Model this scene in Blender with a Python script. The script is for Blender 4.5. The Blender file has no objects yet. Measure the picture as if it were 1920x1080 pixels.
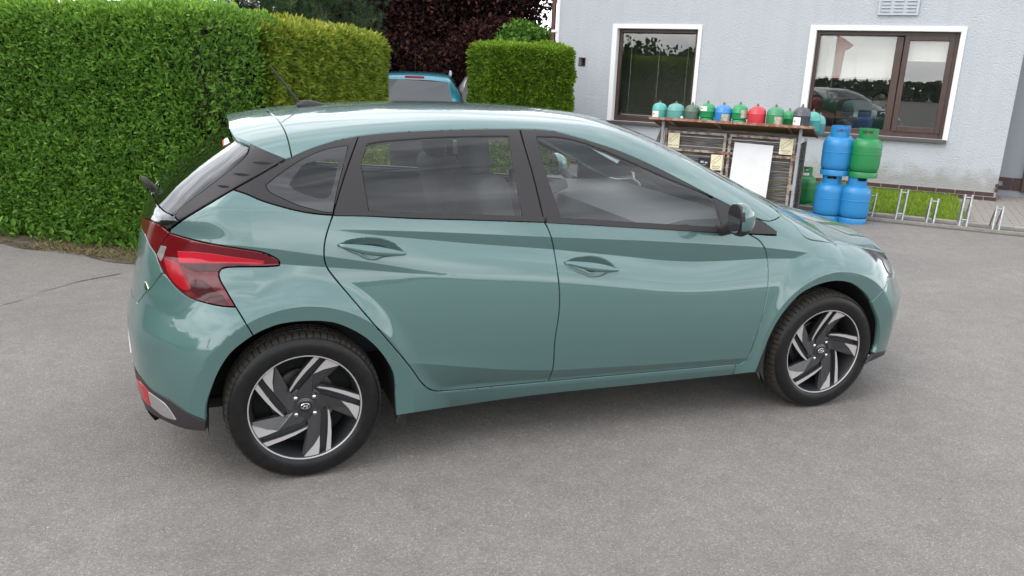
import bpy, bmesh, math, random
import numpy as np
from mathutils import Vector, Matrix
from mathutils.geometry import delaunay_2d_cdt

random.seed(7); RNG = np.random.default_rng(7)
SC = bpy.context.scene
COL = SC.collection
PI = math.pi

# ------------------------------------------------------------------ camera
IMW, IMH, FPX = 1920.0, 1080.0, 1486.08
CAMP = np.array([-.2945, -3.8589, 1.6376]); YAW, PITCH, ROLL = 1.2040, -.2692, .0380
_d = np.array([math.cos(PITCH)*math.cos(YAW), math.cos(PITCH)*math.sin(YAW), math.sin(PITCH)])
_r = np.cross(_d, [0, 0, 1]); _r /= np.linalg.norm(_r); _u = np.cross(_r, _d)
CR = math.cos(ROLL)*_r + math.sin(ROLL)*_u
CU = -math.sin(ROLL)*_r + math.cos(ROLL)*_u
CD = _d
cam = bpy.data.cameras.new('camera'); camo = bpy.data.objects.new('camera', cam); COL.objects.link(camo)
cam.sensor_width = 36; cam.lens = FPX/IMW*36; cam.clip_start = .05; cam.clip_end = 600
M4 = Matrix.Identity(4)
for i in range(3):
    M4[i][0] = CR[i]; M4[i][1] = CU[i]; M4[i][2] = -CD[i]; M4[i][3] = CAMP[i]
camo.matrix_world = M4
SC.camera = camo
SC.render.resolution_x, SC.render.resolution_y = 1024, 576

# ------------------------------------------------------------------ sky, sun, exposure
SUN_EL, SUN_AZ = math.radians(50), math.radians(195)      # azimuth measured from +x to +y
w = bpy.data.worlds.new("World"); SC.world = w; w.use_nodes = True
nt = w.node_tree; nt.nodes.clear()
def N(t, nt, **kw):
    n = nt.nodes.new(t)
    for k, v in kw.items():
        if k.startswith('i_'):
            n.inputs[k[2:].replace('_', ' ')].default_value = v
        else:
            setattr(n, k, v)
    return n
sky = N('ShaderNodeTexSky', nt, sky_type='NISHITA', sun_disc=False)
sky.sun_elevation = SUN_EL; sky.sun_rotation = PI/2 - SUN_AZ
sky.air_density = 1; sky.dust_density = 2.0
tc = N('ShaderNodeTexCoord', nt)
mp = N('ShaderNodeMapping', nt); mp.inputs['Scale'].default_value = (1.0, 1.0, 4.2)
nz = N('ShaderNodeTexNoise', nt); nz.inputs['Scale'].default_value = 2.0; nz.inputs['Detail'].default_value = 7; nz.inputs['Roughness'].default_value = .58; nz.inputs['Distortion'].default_value = .35
cr = N('ShaderNodeValToRGB', nt)
cr.color_ramp.elements[0].position = .33; cr.color_ramp.elements[0].color = (3.3, 3.45, 3.65, 1)
cr.color_ramp.elements[1].position = .68; cr.color_ramp.elements[1].color = (10.2, 10.2, 10.3, 1)
e = cr.color_ramp.elements.new(.50); e.color = (5.6, 5.75, 6.0, 1)
mx = N('ShaderNodeMix', nt, data_type='RGBA'); mx.inputs['Factor'].default_value = .88
bg = N('ShaderNodeBackground', nt); bg.inputs['Strength'].default_value = .15
ow = N('ShaderNodeOutputWorld', nt)
L = nt.links.new
L(tc.outputs['Generated'], mp.inputs['Vector']); L(mp.outputs['Vector'], nz.inputs['Vector']); sx = N('ShaderNodeSeparateXYZ', nt); L(tc.outputs['Generated'], sx.inputs['Vector'])
md = N('ShaderNodeMath', nt, operation='MULTIPLY_ADD'); md.inputs[1].default_value = -.17; md.inputs[2].default_value = .085     # cloud a little thicker overhead
L(sx.outputs['Z'], md.inputs[0]); ad_ = N('ShaderNodeMath', nt, operation='ADD'); L(md.outputs[0], ad_.inputs[0]); L(nz.outputs['Fac'], ad_.inputs[1]); L(ad_.outputs[0], cr.inputs['Fac'])
L(sky.outputs['Color'], mx.inputs['A']); L(cr.outputs['Color'], mx.inputs['B']); L(mx.outputs['Result'], bg.inputs['Color']); L(bg.outputs['Background'], ow.inputs['Surface'])
sl = bpy.data.lights.new('sun', 'SUN'); sl.energy = .6; sl.angle = math.radians(44); sl.color = (1, .97, .92)
so = bpy.data.objects.new('sun', sl); COL.objects.link(so)
sdir = Vector((math.cos(SUN_EL)*math.cos(SUN_AZ), math.cos(SUN_EL)*math.sin(SUN_AZ), math.sin(SUN_EL)))
so.rotation_euler = sdir.to_track_quat('Z', 'Y').to_euler(); so.location = sdir*30
vs = SC.view_settings; vs.view_transform = 'Standard'; vs.look = 'None'; vs.gamma = 1; vs.exposure = 1.3; vs.use_curve_mapping = False

# ------------------------------------------------------------------ generic helpers
def tag(o, label=None, cat=None, group=None, kind=None):
    if label: o['label'] = label
    if cat: o['category'] = cat
    if group: o['group'] = group
    if kind: o['kind'] = kind
    return o
def empty(name, loc=(0, 0, 0), rz=0, **kw):
    o = bpy.data.objects.new(name, None); COL.objects.link(o); o.location = loc; o.rotation_euler = (0, 0, rz)
    o.empty_display_size = .1
    return tag(o, **kw)
def link(name, me, parent=None):
    o = bpy.data.objects.new(name, me); COL.objects.link(o)
    if parent is not None: o.parent = parent
    return o
def mesh(name, verts, faces, mat, parent=None, smooth=False, normals=None, mats=None, fmat=None):
    me = bpy.data.meshes.new(name)
    me.from_pydata([tuple(map(float, v)) for v in verts], [], [tuple(map(int, f)) for f in faces])
    for m in (mats or [mat]): me.materials.append(m)
    if fmat is not None: me.polygons.foreach_set('material_index', np.asarray(fmat, np.int32))
    if smooth or normals is not None:
        me.polygons.foreach_set('use_smooth', np.ones(len(me.polygons), bool))
    me.update()
    if normals is not None:
        me.normals_split_custom_set_from_vertices([tuple(map(float, n)) for n in normals])
    return link(name, me, parent)
def bigmesh(name, V, T, mat, parent=None, attr=None, k=3, smooth=False):
    """V (n,3), T (m,k) index arrays; attr: per-vertex float 'rnd'"""
    me = bpy.data.meshes.new(name); V = np.ascontiguousarray(V, np.float32); T = np.ascontiguousarray(T, np.int32)
    me.vertices.add(len(V)); me.vertices.foreach_set('co', V.ravel())
    me.loops.add(T.size); me.loops.foreach_set('vertex_index', T.ravel())
    me.polygons.add(len(T)); me.polygons.foreach_set('loop_start', np.arange(0, T.size, k, dtype=np.int32))
    if attr is not None:
        a = me.attributes.new('rnd', 'FLOAT', 'POINT'); a.data.foreach_set('value', np.ascontiguousarray(attr, np.float32))
    me.update(calc_edges=True); me.validate()
    if smooth: me.polygons.foreach_set('use_smooth', np.ones(len(me.polygons), bool))
    me.materials.append(mat)
    return link(name, me, parent)
def bm_obj(name, bm, mat, parent=None, smooth=False, bevel=0, seg=2):
    if bevel: bmesh.ops.bevel(bm, geom=[e for e in bm.edges if e.calc_face_angle(0) > .5], offset=bevel, segments=seg, affect='EDGES', profile=.6)
    bmesh.ops.recalc_face_normals(bm, faces=bm.faces)
    me = bpy.data.meshes.new(name); bm.to_mesh(me); bm.free(); me.materials.append(mat)
    if smooth:
        me.polygons.foreach_set('use_smooth', np.ones(len(me.polygons), bool))
        me.set_sharp_from_angle(angle=math.radians(38))
    return link(name, me, parent)
def bm_box(bm, c, s, rot=None):
    g = bmesh.ops.create_cube(bm, size=1)
    m = Matrix.Translation(c) @ (rot.to_4x4() if rot is not None else Matrix.Identity(4)) @ Matrix.Diagonal((*s, 1))
    bmesh.ops.transform(bm, matrix=m, verts=g['verts']); return g['verts']
def bm_tube(bm, pts, r, n=8, cap=True):
    pts = [Vector(p) for p in pts]; rings = []
    rr = r if hasattr(r, '__len__') else [r]*len(pts)
    up = None
    for i, p in enumerate(pts):
        t = (pts[min(i+1, len(pts)-1)] - pts[max(i-1, 0)]).normalized()
        if up is None: up = t.orthogonal().normalized()
        up = (up - t*up.dot(t)).normalized(); b = t.cross(up)
        rings.append([bm.verts.new(p + (up*math.cos(a) + b*math.sin(a))*rr[i]) for a in np.linspace(0, 2*PI, n, endpoint=False)])
    for i in range(len(pts)-1):
        for j in range(n):
            bm.faces.new((rings[i][j], rings[i][(j+1) % n], rings[i+1][(j+1) % n], rings[i+1][j]))
    if cap:
        bm.faces.new(rings[0][::-1]); bm.faces.new(rings[-1])
def box(name, c, s, mat, parent=None, bevel=0, rot=None):
    bm = bmesh.new(); bm_box(bm, c, s, rot); return bm_obj(name, bm, mat, parent, bevel=bevel)
def tube(name, pts, r, mat, parent=None, n=8):
    bm = bmesh.new(); bm_tube(bm, pts, r, n); return bm_obj(name, bm, mat, parent, smooth=True)
def lathe_data(prof, n=32, axis='z', close=False):
    V = []; Fc = []; m = len(prof)
    for j in range(n):
        a = 2*PI*j/n
        for (rr, h) in prof: V.append((rr*math.cos(a), rr*math.sin(a), h))
    for j in range(n):
        for i in range(m-1):
            Fc.append((j*m+i, ((j+1) % n)*m+i, ((j+1) % n)*m+i+1, j*m+i+1))
    V = np.array(V)
    if axis == 'y': V = np.stack([V[:, 0], -V[:, 2], V[:, 1]], 1)
    return V, Fc
def lathe(name, prof, mat, parent=None, n=32, axis='z', loc=(0, 0, 0)):
    V, Fc = lathe_data(prof, n, axis); o = mesh(name, V, Fc, mat, None)
    me = o.data
    bm = bmesh.new(); bm.from_mesh(me); bmesh.ops.remove_doubles(bm, verts=bm.verts, dist=1e-5); bmesh.ops.recalc_face_normals(bm, faces=bm.faces); bm.to_mesh(me); bm.free()
    me.polygons.foreach_set('use_smooth', np.ones(len(me.polygons), bool)); me.set_sharp_from_angle(angle=math.radians(40))
    o.location = loc; o.parent = parent
    return o
def copy_tree(o, parent=None):
    c = o.copy(); COL.objects.link(c)
    if parent is not None: c.parent = parent; c.matrix_parent_inverse = o.matrix_parent_inverse
    for ch in o.children: copy_tree(ch, c)
    return c
def pray(px, py):
    return CD + (px-IMW/2)/FPX*CR - (py-IMH/2)/FPX*CU
def at_z(px, py, z=0.0):
    q = pray(px, py); return CAMP + q*(z-CAMP[2])/q[2]
def at_depth(px, py, d):
    return CAMP + pray(px, py)*d

# ------------------------------------------------------------------ materials
def mat(name, col=(.5, .5, .5), rough=.5, metal=0, spec=.5, coat=0, coat_r=.03, bump=None, var=None, alpha=None, emis=None):
    m = bpy.data.materials.new(name); m.use_nodes = True; nt = m.node_tree; b = nt.nodes['Principled BSDF']
    b.inputs['Base Color'].default_value = (*col, 1); b.inputs['Roughness'].default_value = rough; b.inputs['Metallic'].default_value = metal
    b.inputs['Specular IOR Level'].default_value = spec; b.inputs['Coat Weight'].default_value = coat; b.inputs['Coat Roughness'].default_value = coat_r
    if var or bump:
        tc = N('ShaderNodeTexCoord', nt)
    if var:      # (scale, colour2, lo, hi)
        nz = N('ShaderNodeTexNoise', nt); nz.inputs['Scale'].default_value = var[0]; nz.inputs['Detail'].default_value = 6; nz.inputs['Roughness'].default_value = .65
        cr = N('ShaderNodeValToRGB', nt); cr.color_ramp.elements[0].color = (*col, 1); cr.color_ramp.elements[1].color = (*var[1], 1)
        cr.color_ramp.elements[0].position = var[2]; cr.color_ramp.elements[1].position = var[3]
        nt.links.new(tc.outputs['Object'], nz.inputs['Vector']); nt.links.new(nz.outputs['Fac'], cr.inputs['Fac']); nt.links.new(cr.outputs['Color'], b.inputs['Base Color'])
    if bump:     # (scale, strength, distance)
        nz = N('ShaderNodeTexNoise', nt); nz.inputs['Scale'].default_value = bump[0]; nz.inputs['Detail'].default_value = 4
        bp = N('ShaderNodeBump', nt); bp.inputs['Strength'].default_value = bump[1]; bp.inputs['Distance'].default_value = bump[2]
        nt.links.new(tc.outputs['Object'], nz.inputs['Vector']); nt.links.new(nz.outputs['Fac'], bp.inputs['Height']); nt.links.new(bp.outputs['Normal'], b.inputs['Normal'])
    return m
def glass_mat(name, tint, ior=1.5, rough=0.0, boost=1.0):
    m = bpy.data.materials.new(name); m.use_nodes = True; nt = m.node_tree; nt.nodes.clear()
    t = N('ShaderNodeBsdfTransparent', nt); t.inputs['Color'].default_value = (*tint, 1)
    g = N('ShaderNodeBsdfGlossy', nt); g.inputs['Roughness'].default_value = rough; g.inputs['Color'].default_value = (boost, boost, boost, 1)
    fr = N('ShaderNodeFresnel', nt); ge = N('ShaderNodeNewGeometry', nt); ma = N('ShaderNodeMath', nt, operation='MULTIPLY_ADD')
    ma.inputs[1].default_value = 1/ior - ior; ma.inputs[2].default_value = ior          # same reflectance from both faces of a thin pane
    nt.links.new(ge.outputs['Backfacing'], ma.inputs[0]); nt.links.new(ma.outputs[0], fr.inputs['IOR'])
    mx = N('ShaderNodeMixShader', nt); o = N('ShaderNodeOutputMaterial', nt)
    nt.links.new(fr.outputs['Fac'], mx.inputs['Fac']); nt.links.new(t.outputs['BSDF'], mx.inputs[1]); nt.links.new(g.outputs['BSDF'], mx.inputs[2]); nt.links.new(mx.outputs['Shader'], o.inputs['Surface'])
    return m
# ------------------------------------------------------------------ car body surface: an implicit solid F(x, y, z) < 0 in car metres
def tab(pts, sig=.04, lo=-1.2, hi=4.2, n=2700):
    xs, ys = zip(*pts); X = np.linspace(lo, hi, n); Y = np.interp(X, xs, ys); h = X[1]-X[0]
    k = int(3*sig/h)
    if k > 0:
        g = np.exp(-.5*(np.arange(-k, k+1)*h/sig)**2); g /= g.sum()
        Yp = np.concatenate([Y[0]+(Y[0]-Y[1:k+1][::-1]), Y, Y[-1]+(Y[-1]-Y[-k-1:-1][::-1])]); Y = np.convolve(Yp, g, 'valid')
    return lambda x: np.interp(x, X, Y)
def smax(a, b, k):
    h = np.maximum(k-np.abs(a-b), 0)/k; return np.maximum(a, b) + h*h*k*.25
def smin(a, b, k): return -smax(-a, -b, k)
WB, ZC, R0 = 2.58, .306, .367
tW = tab([(-.9, .74), (-.65, .80), (-.4, .85), (-.1, .876), (.3, .8765), (1, .875), (1.8, .876), (2.3, .884), (2.6, .882), (2.9, .855), (3.2, .80), (3.4, .72), (3.6, .62)], .1)
tBelt = tab([(-1, 1.16), (-.1, 1.093), (.1, 1.083), (.43, 1.056), (1, 1.02), (1.37, .99), (1.93, .942), (2.2, .92), (2.6, .865), (3.2, .765), (3.5, .70)], .1)
tSec = tab([(0, -.16), (.18, -.09), (.22, -.062), (.28, -.04), (.33, -.022), (.40, -.007), (.5, 0), (.6, -.001), (.7, -.008), (.78, -.017), (.86, -.030), (.93, -.044), (1.0, -.060), (1.05, -.072)], .025, -.1, 1.3, 1400)
tU1 = tab([(-.6, 1.07), (-.128, 1.041), (.105, 1.024), (.531, .996), (1.027, .957), (1.483, .923), (2.13, .867), (2.536, .81), (2.75, .775), (3.3, .70)], .05)
tL1 = tab([(-.6, 1.07), (-.128, 1.041), (.115, 1.020), (.298, .991), (.675, .942), (1.044, .902), (1.412, .852), (1.593, .825), (1.744, .811), (1.897, .807), (2.149, .809), (2.448, .797), (2.75, .773), (3.3, .70)], .035)
tU2 = tab([(-.8, 1.0), (-.2, .97), (-.084, .955), (.07, .926), (.26, .89), (.475, .845), (.635, .818), (.8, .80), (1.5, .75)], .03)
tL2 = tab([(-.8, .935), (-.2, .905), (-.079, .897), (.069, .881), (.26, .859), (.394, .841), (.637, .8165), (.8, .80), (1.5, .75)], .03)
tC = tab([(0, .5), (.415, .469), (.834, .391), (1.06, .363), (1.531, .341), (2.096, .323), (2.6, .31)], .06)
tCa = tab([(0, 0), (.38, 0), (.7, 1), (2.3, 1), (2.6, 1)], .05)
tG = tab([(0, .33), (.536, .322), (1.04, .314), (2.03, .297), (2.6, .29)], .05)
tLr2 = tab([(-1, .11), (-.07, .11), (.12, .42), (2, .42)], .03)
def band(z, zu, zl, slope, Lr):
    slope = slope*np.clip((zu-zl)/.022, 0, 1); d = np.maximum(zu-zl, 0)*slope
    t = np.clip((z-(zl-Lr))/Lr, 0, 1); low = -d*t*t*(1.5-.5*t)
    mid = -slope*np.clip(zu-z, 0, None)
    return np.where(z >= zu, 0, np.where(z > zl, mid, low))
def Sside(x, z):
    zb = tBelt(x); q = z-zb
    base = tSec(z/zb*1.0)
    up = np.maximum(q, 0); s = tW(x) + np.where(q > 0, tSec(np.ones_like(z)) - .42*up - .36*up*up, base)
    s = s + band(z, tU1(x), tL1(x), .30, .155) + band(z, tU2(x), tL2(x), .22, tLr2(x))
    zc = tC(x); a = tCa(x); g = tG(x)
    s = s + .010*np.exp(-np.maximum(z-zc, 0)/.06) - a*(np.where(z < zc, .42*np.minimum(zc-z, np.maximum(zc-g, 0)) , 0))
    tt = np.clip((g-z)/.04, 0, 1); s = s + .010*tt*tt*(3-2*tt)
    s = s - np.clip((-.17-x)/.16, 0, 1)*.24*np.clip(z-.555-.25*np.clip(-.30-x, 0, .3), 0, .10)      # upper edge of the bumper fold
    for xw, zw in ((0, ZC), (WB, ZC-.004)):
        r = np.sqrt((x-xw)**2 + (z-zw)**2); t = r-.432
        tp = np.maximum(t, 0); A = .890 - .30*tp - 1.3*tp*tp - .03*np.clip(-t, 0, 1)
        s = smax(s, np.where(r < .9, A, -1), .012)
    return s
tXr = tab([(0, -.56), (.2, -.635), (.3, -.660), (.42, -.668), (.57, -.675), (.59, -.674), (.69, -.648), (.76, -.634), (.80, -.622), (.86, -.612), (.92, -.60), (1.0, -.578), (1.05, -.555), (1.085, -.515), (1.13, -.470), (1.2, -.385), (1.27, -.285), (1.32, -.205), (1.38, -.12), (1.5, .04), (1.6, .14)], .012, -.1, 1.7, 1800)
tXf = tab([(0, 3.26), (.15, 3.31), (.25, 3.35), (.4, 3.385), (.5, 3.415), (.535, 3.415), (.59, 3.375), (.65, 3.34), (.72, 3.305), (.80, 3.26), (1, 3.1), (1.6, 2.9)], .02, -.1, 1.7, 1800)
tRoof = tab([(-1, 1.16), (-.4, 1.335), (-.2, 1.391), (-.12, 1.408), (-.04, 1.423), (.25, 1.452), (.72, 1.471), (1.14, 1.464), (1.4, 1.446), (1.7, 1.415), (2.2, 1.35)], .12)
tHood = tab([(1.8, 1.075), (2.0, 1.06), (2.2, 1.037), (2.4, 1.010), (2.6, .977), (2.8, .938), (3.0, .892), (3.2, .838), (3.3, .805), (3.42, .74), (3.6, .6)], .05)
def Ztop(x, a):
    ro = tRoof(x) - .078*(a/.6)**3
    ws = 1.378 - .44*(x-(1.524+.22*(1-(a/.65)**2)))
    ho = tHood(x) - .105*(a/.72)**2
    return np.maximum(smin(ro, ws, .10), ho)
def Fb(x, y, z, rear=True):
    a = np.abs(y)
    f = (a-Sside(x, z))*.93
    if rear: kz = np.clip((z-.98)/.12, 0, 1); kz = kz*kz*(3-2*kz); f = smax(f, (tXr(z) + (.115+.01*kz)*(a/.75)**(3.2+1.0*kz) - x)*.9, .20-.13*kz)
    f = smax(f, (x - tXf(z) + .27*(a/.8)**2.5)*.9, .16)
    return smax(f, (z-Ztop(x, a)-.3*np.clip(-.02-x, 0, .4))*.95, .10)
def Fn(x, y, z): return Fb(x, y, z, True)
def Fs(x, y, z):                       # the spoiler goes on where the tailgate is cut away
    a = np.abs(y)
    f = (a-Sside(x, np.minimum(z, 1.6)))*.93
    return smax(f, (z-Ztop(x, a))*.95, .10)
def grad(F, P, e=.0015):
    x, y, z = P.T; g = np.stack([F(x+e, y, z)-F(x-e, y, z), F(x, y+e, z)-F(x, y-e, z), F(x, y, z+e)-F(x, y, z-e)], 1)
    return g/np.maximum(np.linalg.norm(g, axis=1, keepdims=True), 1e-9)
def bis(F, o, n, t0, t1, it=26):
    lo = np.full(len(o), t0) if np.isscalar(t0) else t0.copy(); hi = np.full(len(o), t1) if np.isscalar(t1) else t1.copy()
    for _ in range(it):
        m = (lo+hi)/2; p = o+n*m[:, None]; s = F(p[:, 0], p[:, 1], p[:, 2]) < 0
        lo = np.where(s, m, lo); hi = np.where(s, hi, m)
    return o+n*((lo+hi)/2)[:, None]
# two developable parameter sheets: 'W' wraps round the body at constant height, 'C' rolls over roof and bonnet
WR, WF, WRAD, WYC, CZ = .25, 2.55, .75, -.25, .50
SREAR = WR-WRAD*PI/2-.25; SFRONT = WF+WRAD*PI/2+.25
def W_ray(D):
    s, z = D.T
    th = np.clip((WR-s)/WRAD, 0, PI/2); ex = np.maximum(WR-s-WRAD*PI/2, 0)
    tf = np.clip((s-WF)/WRAD, 0, PI/2); ef = np.maximum(s-WF-WRAD*PI/2, 0)
    o = np.stack([np.clip(s, WR, WF), WYC+ex+ef, z], 1)
    n = np.stack([-np.sin(th)+np.sin(tf), -np.cos(th)*np.cos(tf), np.zeros_like(s)], 1)
    return o, n
def W_inv(P):
    x, y, z = P.T
    th = np.arctan2(-(x-WR), -(y-WYC)); tf = np.arctan2(x-WF, -(y-WYC))
    sr = np.where(y > WYC, WR-WRAD*PI/2-(y-WYC), WR-WRAD*th); sf = np.where(y > WYC, WF+WRAD*PI/2+(y-WYC), WF+WRAD*tf)
    return np.stack([np.where(x < WR, sr, np.where(x > WF, sf, x)), z], 1)
def C_ray(D):
    x, q = D.T; ph = q/.8
    return np.stack([x, 0*x, np.full_like(x, CZ)], 1), np.stack([0*x, -np.sin(ph), np.cos(ph)], 1)
def C_inv(P):
    x, y, z = P.T; return np.stack([x, .8*np.arctan2(-y, z-CZ)], 1)
DOM = {'W': (W_ray, W_inv), 'C': (C_ray, C_inv)}
def pix(F, pts):
    """photograph points -> points on the solid (closest approach when the ray just misses)"""
    pts = np.atleast_2d(np.asarray(pts, float)); Q = np.array([pray(*p) for p in pts]); ts = np.linspace(1.8, 7.5, 700)
    P = CAMP[None, None] + Q[:, None]*ts[None, :, None]; f = F(P[..., 0], P[..., 1], P[..., 2])
    ok = P[..., 2] > .05; f = np.where(ok, f, 9)
    hit = (f < 0); first = hit.argmax(1); any_ = hit.any(1); close = f.argmin(1)
    t1 = ts[np.where(any_, first, close)]; t0 = ts[np.maximum(np.where(any_, first, close)-1, 0)]
    # inside lies at the larger t: bisect with reversed roles
    o = CAMP[None]+Q*t1[:, None]; out = bis(F, o, -Q, 0.0, (ts[1]-ts[0]))
    return np.where(any_[:, None], out, CAMP[None]+Q*t1[:, None])
def vz(F, xy):
    o = np.array([[x, y, .5] for x, y in xy], float); n = np.zeros_like(o); n[:, 2] = 1
    return bis(F, o, n, 0.0, 1.3)
def crom(P, step):
    P = np.asarray(P, float)
    if len(P) < 3:
        n = max(2, int(np.linalg.norm(P[-1]-P[0])/step)+1); return P[0]+(P[-1]-P[0])*np.linspace(0, 1, n)[:, None]
    out = [P[:1]]; E = np.concatenate([[2*P[0]-P[1]], P, [2*P[-1]-P[-2]]])
    for i in range(len(P)-1):
        p0, p1, p2, p3 = E[i:i+4]; d1 = np.linalg.norm(p2-p1)**.5+1e-9; d0 = np.linalg.norm(p1-p0)**.5+1e-9; d2 = np.linalg.norm(p3-p2)**.5+1e-9
        m1 = (p1-p0)/d0-(p2-p0)/(d0+d1)+(p2-p1)/d1; m2 = (p2-p1)/d1-(p3-p1)/(d1+d2)+(p3-p2)/d2; m1 *= d1; m2 *= d1
        n = max(2, int(np.linalg.norm(p2-p1)/step)+1); t = np.linspace(0, 1, n)[1:, None]
        out.append((2*t**3-3*t**2+1)*p1+(t**3-2*t**2+t)*m1+(-2*t**3+3*t**2)*p2+(t**3-t**2)*m2)
    return np.concatenate(out)
def spline(spec, step, closed=True):
    """list of (x, y) or (x, y, 1): a trailing 1 marks a corner"""
    n = len(spec); P = [np.array(p[:2], float) for p in spec]; c = [len(p) > 2 for p in spec]
    if closed:
        if not any(c):
            Q = crom(P[-2:]+P+P[:3], step); i0 = 0   # smooth loop
            full = crom(P+P[:1], step); return full[:-1]
        k = c.index(True); P = P[k:]+P[:k]+[P[k]]; c = c[k:]+c[:k]+[True]
    else: c[0] = c[-1] = True
    idx = [i for i, f in enumerate(c) if f]; out = []
    for a, b in zip(idx[:-1], idx[1:]): out.append(crom(P[a:b+1], step)[:-1])
    if not closed: out.append(np.array([P[-1]]))
    return np.concatenate(out)
def dompoly(spec, dom, F, step=.01):
    """spec entries: ('p', [...pixel spline pts...]) | ('d', [...domain pts...]) | ('xy', [...plan pts...])  joined end to end, closed"""
    inv = DOM[dom][1]; out = []
    for kind, pts in spec:
        if kind == 'p': out.append(inv(pix(F, spline(pts, 4.0, False))))
        elif kind == 'P': out.append(inv(pix(F, spline(pts, 4.0, True))))
        elif kind == 'xy': out.append(inv(vz(F, spline(pts, .02, False))))
        else: out.append(spline(pts, .02, False))
    P = np.concatenate(out); Q = np.concatenate([P, P[:1]]); d = np.linalg.norm(np.diff(Q, axis=0), axis=1); keep = d > 1e-5
    P = P[keep]; Q = np.concatenate([P, P[:1]]); L = np.concatenate([[0], np.cumsum(np.linalg.norm(np.diff(Q, axis=0), axis=1))])
    # corner-preserving densify
    res = []
    for i in range(len(P)):
        n = max(1, int(math.ceil((L[i+1]-L[i])/step))); res.append(Q[i]+(Q[i+1]-Q[i])*np.linspace(0, 1, n, endpoint=False)[:, None])
    R = np.concatenate(res); ok = [0]
    for i in range(1, len(R)):
        if np.linalg.norm(R[i]-R[ok[-1]]) > step*.35: ok.append(i)
    return R[ok]
def inside(P, poly):
    x, y = P[:, 0][:, None], P[:, 1][:, None]; X, Y = poly[:, 0][None], poly[:, 1][None]; X2, Y2 = np.roll(X, -1, 1), np.roll(Y, -1, 1)
    out = np.zeros(len(P), bool)
    for i in range(0, len(P), 4000):
        s = slice(i, i+4000); c = (Y > y[s]) != (Y2 > y[s]); xi = X + (y[s]-Y)*(X2-X)/np.where(Y2 == Y, 1e-12, Y2-Y); out[s] = ((x[s] < xi) & c).sum(1) % 2 == 1
    return out
def bdist(P, polys):
    d = np.full(len(P), 1e9)
    for q in polys:
        for i in range(0, len(P), 3000):
            s = slice(i, i+3000); a = P[s][:, None]; d[s] = np.minimum(d[s], np.sqrt(((a-q[None])**2).sum(2)).min(1))
    return d
def signed(poly): x, y = poly.T; return .5*np.sum(x*np.roll(y, -1)-np.roll(x, -1)*y)
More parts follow.
